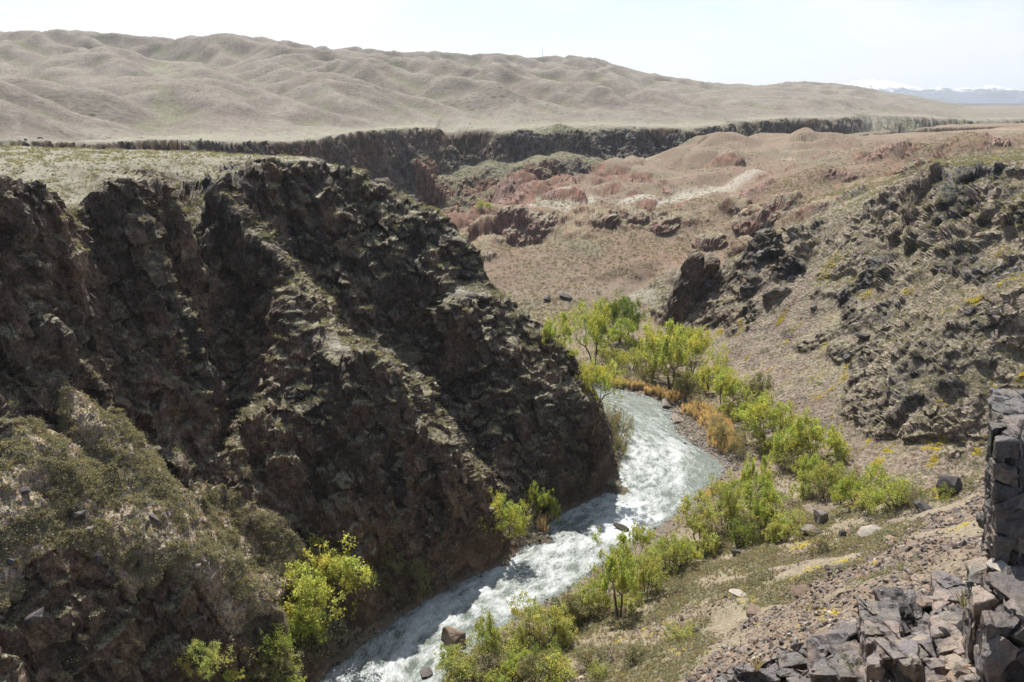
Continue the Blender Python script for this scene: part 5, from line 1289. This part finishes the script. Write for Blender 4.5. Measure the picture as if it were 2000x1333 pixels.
# ------------------------------------------------------------------ jointed rock at the viewer's feet
def outcrop_material(name, dark, tan, mixp):
    nt = NT(name); pos = nt.n('ShaderNodeNewGeometry').outputs['Position']
    at = nt.n('ShaderNodeAttribute', attribute_name='tint')
    a = nt.noise(pos, .55, 6, .62); b = nt.noise(pos, 2.6, 8, .7); c = nt.noise(pos, 11, 6, .7)
    col = nt.mixc('MIX', nt.ramp(a, [(mixp - .07, 0.0), (mixp + .07, 1.0)]), dark, tan)
    col = nt.mixc('MIX', nt.ramp(b, [(.60, 0.0), (.72, .7)]), col, (.30, .27, .24))
    col = nt.mixc('MULTIPLY', 1.0, col, nt.ramp(c, [(.3, .5), (.7, 1.5)]))
    col = nt.mixc('MULTIPLY', 1.0, col, at.outputs['Color'])
    bp = nt.n('ShaderNodeBump'); bp.inputs['Strength'].default_value = .8; bp.inputs['Distance'].default_value = .16
    nt.l(nt.math('ADD', b, nt.math('MULTIPLY', c, .3)), bp.inputs['Height'])
    principled(nt, col, .42, .6, bp.outputs[0]); return nt.m
M_o1 = outcrop_material('dark_jointed_rock', (.078, .068, .062), (.17, .13, .10), .54)
M_o2 = outcrop_material('brown_jointed_rock', (.095, .084, .078), (.19, .148, .118), .50)
def split_piece(bm0, rng, joints, depth, maxsize):
    """cut a convex block again and again along the joint directions"""
    out = [bm0]
    todo = [(bm0, depth)]; out = []
    while todo:
        bm, dp = todo.pop()
        P = np.array([v.co[:] for v in bm.verts]); ext = P.max(0) - P.min(0)
        if dp == 0 or ext.max() < maxsize or (ext.max() < maxsize * 2 and rng.random() < .25): out.append(bm); continue
        # choose the joint along which the block is longest
        best = max(joints, key=lambda j: (np.ptp(P @ np.array(j)) * rng.uniform(.6, 1.2)))
        n = Vector(best) + Vector((rng.gauss(0, .13), rng.gauss(0, .13), rng.gauss(0, .10))); n.normalize()
        pr = P @ np.array(n); co_ = n * (pr.min() + (pr.max() - pr.min()) * rng.uniform(.32, .68))
        halves = []
        for side in (True, False):
            b2 = bm.copy(); g = list(b2.verts) + list(b2.edges) + list(b2.faces)
            r_ = bmesh.ops.bisect_plane(b2, geom=g, plane_co=co_, plane_no=n, clear_outer=side, clear_inner=not side)
            ed = [e for e in r_['geom_cut'] if isinstance(e, bmesh.types.BMEdge)]
            if ed: bmesh.ops.contextual_create(b2, geom=ed)
            if len(b2.verts) >= 4: halves.append(b2)
            else: b2.free()
        bm.free()
        for h_ in halves: todo.append((h_, dp - 1))
    return out
def outcrop(label, boxes, seed, mat, joints, maxsize=1.2, drop=.15, gap=.03, sub=.28):
    """boxes: (u0, u1, v_top, Y_front, Y_back, z_bottom[, lean]) in sight-line terms turned into metres"""
    rng = random.Random(seed); Vs = []; Fs = []; Tn = []; off = 0
    for bx in boxes:
        u0, u1, vt, yf, yb, zb_ = bx[:6]; lean = (bx[6] if len(bx) > 6 else 0) - ((u0 + u1) / 2 - 1000) / FPX * SP * 1.05
        zt = pt((u0, vt, 'y', yb))[2] - (yb - yf) * .05; dt = yf * CP + (CZ - zt) * SP; a = ((u0 - 1000) / FPX * dt,); b = ((u1 - 1000) / FPX * dt,)
        bm = bmesh.new(); cx_ = []
        for x_ in (a[0], b[0]):
            for y_ in (yf, yb):
                for z_ in (zb_, zt + (yb - yf) * (.05 if y_ == yb else 0)):
                    k_ = min(.10 * (b[0] - a[0]), .22)
                    bm.verts.new(((x_ + lean * (z_ - zt)) * (1 if y_ == yf else .15 + .85 * (yb * CP + (CZ - zt) * SP) / dt) + rng.uniform(-k_, k_), y_ + rng.uniform(-k_, k_) * .7, z_ + rng.uniform(-k_, k_) * .6))
        bmesh.ops.convex_hull(bm, input=bm.verts)
        # knock off a few corners
        C0 = Vector(np.mean([v.co[:] for v in bm.verts], axis=0))
        for _ in range(5):
            v = rng.choice(list(bm.verts)).co.copy(); n = (v - C0).normalized(); co_ = C0 + (v - C0) * rng.uniform(.72, .88)
            r_ = bmesh.ops.bisect_plane(bm, geom=list(bm.verts) + list(bm.edges) + list(bm.faces), plane_co=co_, plane_no=n, clear_outer=True)
            ed = [e for e in r_['geom_cut'] if isinstance(e, bmesh.types.BMEdge)]
            if ed: bmesh.ops.contextual_create(bm, geom=ed)
        for pc in split_piece(bm, rng, joints, 9, maxsize):
            P = np.array([v.co[:] for v in pc.verts]); c = Vector(P.mean(0)); ctop = c.z > zt - maxsize
            if ctop and rng.random() < drop: pc.free(); continue
            for v in pc.verts: v.co = c + (v.co - c) * (1 - gap * rng.uniform(.5, 1.6)) 
            sh_ = Vector((rng.gauss(0, .05), rng.gauss(0, .07), rng.gauss(0, .05)))
            for v in pc.verts: v.co += sh_ * maxsize
            bmesh.ops.recalc_face_normals(pc, faces=pc.faces)
            try: bmesh.ops.bevel(pc, geom=list(pc.edges), offset=.035, segments=1, affect='EDGES')
            except Exception: pass
            bmesh.ops.triangulate(pc, faces=pc.faces)
            for _ in range(3):
                le = [e for e in pc.edges if e.calc_length() > sub]
                if not le: break
                bmesh.ops.subdivide_edges(pc, edges=le, cuts=1, use_grid_fill=False)
                bmesh.ops.triangulate(pc, faces=[f_ for f_ in pc.faces if len(f_.verts) > 3])
            pc.normal_update(); P = np.array([v.co[:] for v in pc.verts]); Nn = np.array([v.normal[:] for v in pc.verts])
            dn = .12 * noise(P[:, 0] * .9, P[:, 1] * .9, P[:, 2] * .9) + .17 * (facets(P[:, 0] + P[:, 2] * .4, P[:, 1], P[:, 2], 1.1, .9, 13)[0]) + .06 * facets(P[:, 0], P[:, 1], P[:, 2], .5, .9, 3)[0] + .03 * noise(P[:, 0] * 3, P[:, 1] * 3, P[:, 2] * 3)
            P = P + Nn * dn[:, None]
            pc.verts.index_update(); F_ = [[v.index for v in f_.verts] for f_ in pc.faces if len(f_.verts) == 3]
            t_ = rng.uniform(.65, 1.35); Vs.append(P); Fs.append(np.array(F_) + off); off += len(P); Tn.append(np.full((len(P), 3), t_) * np.array([[1, rng.uniform(.94, 1.02), rng.uniform(.9, 1.05)]]))
            pc.free()
    me = make_mesh('rock_outcrop', np.concatenate(Vs), np.concatenate(Fs), False); col_attr(me, 'tint', np.concatenate(Tn))
    o = link('rock_outcrop', me, mat); tag(o, label, 'rock outcrop', 'jointed rock outcrops in the foreground'); return o
J1 = [(.86, .42, -.28), (-.35, .92, .1), (.2, -.15, .97)]
J2 = [(.95, .2, .1), (-.2, .95, .15), (-.1, -.2, .96)]
J3 = [(.6, .3, .74), (-.5, .85, .1), (.74, .1, -.65)]
outcrop('low broken dark crag of many small blocks at the left end of the foreground rocks', [(1408, 1500, 1275, 38, 43, 46), (1480, 1570, 1262, 37, 42, 46), (1530, 1640, 1262, 36, 41, 46), (1440, 1600, 1300, 35, 38, 46)], 1, M_o1, J1, .95, .3, .06, .3)
outcrop('sloping grey slab between the broken crag and the flat topped blocks', [(1590, 1705, 1208, 35.5, 40, 46, .03), (1560, 1690, 1290, 33, 35.6, 46), (1640, 1740, 1190, 37, 41, 46)], 2, M_o1, J3, 2.6, .1, .03, .35)
outcrop('big flat topped blocks with tan faces in the foreground', [(1700, 1770, 1215, 33, 37, 46), (1762, 1842, 1190, 32.5, 36.5, 46), (1838, 1900, 1196, 32.5, 36.5, 46), (1700, 1800, 1240, 31, 33, 46), (1800, 1860, 1262, 29.5, 32.5, 46), (1850, 1935, 1270, 29, 32.5, 46)], 3, M_o2, J2, 1.5, .12, .03, .24)
outcrop('pale topped slabs stepping up behind the flat topped blocks', [(1715, 1800, 1150, 37, 41, 46), (1770, 1850, 1118, 38, 42, 46), (1825, 1905, 1092, 39, 43.5, 46), (1850, 1900, 1122, 36.5, 39, 46), (1690, 1760, 1172, 36.5, 40, 46)], 4, M_o1, J2, 1.5, .14, .035, .24)
outcrop('black overhanging rock nose in front of the right pillar', [(1900, 1962, 1048, 31.5, 35, 52, .06), (1925, 2030, 1005, 32.5, 36, 52), (1950, 2100, 975, 33, 37, 52), (1895, 1935, 1080, 31, 33.5, 57)], 5, M_o1, J3, 1.7, .1, .03, .25)
outcrop('tall dark rock pillar cut by the right edge of the photo', [(1946, 2130, 722, 31, 37, 59), (1940, 1992, 800, 30.4, 33, 62), (1944, 2010, 890, 30.2, 33, 61)], 6, M_o1, J1, 1.15, .15, .02, .2)
outcrop('broad brown rock wall in the lower right corner', [(1930, 2140, 1105, 26, 29.5, 44, .02), (1912, 1990, 1215, 27.5, 30, 44)], 7, M_o2, J3, 1.9, .08, .015, .26)
# loose blocks on the outcrops
for k_, (u_, v_, y_, w_, kd_, lb) in enumerate([(1855, 1206, 33.4, .75, 'p', 'orange tan loose block on top of the flat topped blocks'), (1800, 1178, 35, .6, 'r', 'small reddish block wedged behind the flat topped blocks'), (1870, 1172, 36, .8, 's', 'grey loose block under the pale topped slabs'),
                                             (1826, 1172, 35.6, .55, 'p', 'pale loose stone between slabs and flat topped blocks'), (1950, 1108, 30, .9, 'p', 'pale tilted stone below the black rock nose'), (1560, 1262, 39, .7, 's', 'loose grey block on the broken crag')]):
    p = pt((u_, v_, 'y', y_)); o = link('loose_block', ROCKS[kd_][k_ % 4]); o.location = p; o.scale = (w_ * 1.5, w_ * 1.2, w_); o.rotation_euler = (.2, .1, k_ * 1.3); tag(o, lb, 'rock')
# plants on the outcrops
for u_, v_, y_, s_, m_, lb in ((1888, 1190, 33.6, 1.1, ggrass[0], 'deep green tuft growing in the crack of the foreground blocks'), (1960, 1092, 32, 1.0, sagey[0], 'yellow green tuft on the ledge beside the black nose'), (1478, 1308, 36.6, .8, grass[0], 'straw coloured tuft on the broken crag'), (1662, 1300, 33, .9, sage[0], 'grey green tuft on the sloping slab'), (1958, 990, 33, .9, sagey[1], 'olive tuft at the foot of the right pillar')):
    o = link('rock_plant', m_); o.location = pt((u_, v_, 'y', y_)); o.scale = (s_, s_, s_); tag(o, lb, 'plant')
log('outcrops')
if QC < 1000:
    for o in bpy.data.objects:
        if o.name.startswith('rock_outcrop'):
            P = np.array([v.co[:] for v in o.data.vertices][::7]); a, b, c = project(P[:, 0], P[:, 1], P[:, 2]); print('OUT', o.name, P.min(0), P.max(0), a.min(), a.max(), b.min(), flush=True)
# ------------------------------------------------------------------ camera, sun, sky
cam = bpy.data.cameras.new('camera'); co = bpy.data.objects.new('camera', cam); COL.objects.link(co)
cam.sensor_width = 36; cam.lens = 36 * FPX / 2000; cam.clip_start = .5; cam.clip_end = 60000
co.location = (0, 0, CZ); co.rotation_euler = (math.pi / 2 - PITCH, 0, 0)
SC.camera = co
SUN_EL, SUN_AZ = math.radians(59), math.radians(-17)      # azimuth from +Y towards +X
sd = Vector((math.sin(SUN_AZ) * math.cos(SUN_EL), math.cos(SUN_AZ) * math.cos(SUN_EL), math.sin(SUN_EL)))
sl = bpy.data.lights.new('sun', 'SUN'); sl.energy = 4.9; sl.angle = math.radians(.53); sl.color = (1, .955, .89)
so = bpy.data.objects.new('sun', sl); COL.objects.link(so); so.rotation_euler = sd.to_track_quat('Z', 'Y').to_euler()
so.location = sd * 300
w = bpy.data.worlds.new('World'); SC.world = w; w.use_nodes = True
nt_ = w.node_tree; nt_.nodes.clear()
class W(NT):
    def __init__(self): self.t = nt_; self.m = None
wt = W(); out = wt.n('ShaderNodeOutputWorld')
sky = wt.n('ShaderNodeTexSky'); sky.sky_type = 'NISHITA'; sky.sun_disc = False; sky.sun_elevation = SUN_EL; sky.sun_rotation = SUN_AZ
sky.air_density = 1.0; sky.dust_density = 2.0; sky.ozone_density = 1.0; sky.altitude = 1200
tc = wt.n('ShaderNodeTexCoord')
mp = wt.n('ShaderNodeMapping'); mp.inputs['Scale'].default_value = (1, 1, 3.2); wt.l(tc.outputs['Generated'], mp.inputs[0])
cl = wt.noise(mp.outputs[0], 2.6, 9, .6)
sxyz = wt.n('ShaderNodeSeparateXYZ'); wt.l(tc.outputs['Generated'], sxyz.inputs[0])
side = wt.ramp(wt.math('ADD', wt.math('MULTIPLY', sxyz.outputs[1], .5), .5), [(.45, .12), (.8, 1.0)])     # the clouds stand in the half of the sky ahead
cl2 = wt.math('MULTIPLY', wt.ramp(cl, [(.36, 0.0), (.56, 1.0)]), side)
skyc = wt.mixc('MIX', wt.math('MULTIPLY', cl2, .9), sky.outputs[0], (7.0, 7.05, 7.15))
bg = wt.n('ShaderNodeBackground'); wt.l(skyc, bg.inputs[0]); bg.inputs[1].default_value = .085
wt.l(bg.outputs[0], out.inputs[0])
bmh = bmesh.new(); bmesh.ops.create_cube(bmh, size=1); mh = bpy.data.meshes.new('haze'); bmh.to_mesh(mh); bmh.free()
nth = NT('haze_air'); pv = nth.n('ShaderNodeVolumePrincipled'); pv.inputs['Color'].default_value = (.86, .92, 1, 1); pv.inputs['Density'].default_value = 5e-5; pv.inputs['Anisotropy'].default_value = .35
nth.l(pv.outputs[0], nth.out.inputs[1])
hz_ = link('haze', mh, nth.m); hz_.scale = (56000, 56000, 1200); hz_.location = (0, 0, 480); tag(hz_, 'thin pale haze of the air over the whole canyon', kind='stuff')
vs = SC.view_settings; vs.view_transform = 'Standard'; vs.look = 'None'; vs.gamma = 1; vs.exposure = EXPOSURE; vs.use_curve_mapping = False
SC.render.engine = 'CYCLES'
SC.cycles.max_bounces = 5; SC.cycles.diffuse_bounces = 2; SC.cycles.transmission_bounces = 3; SC.cycles.transparent_max_bounces = 6; SC.cycles.volume_bounces = 0
SC.cycles.caustics_reflective = False; SC.cycles.caustics_refractive = False
SC.cycles.use_denoising = True
log('done', len(bpy.data.objects))
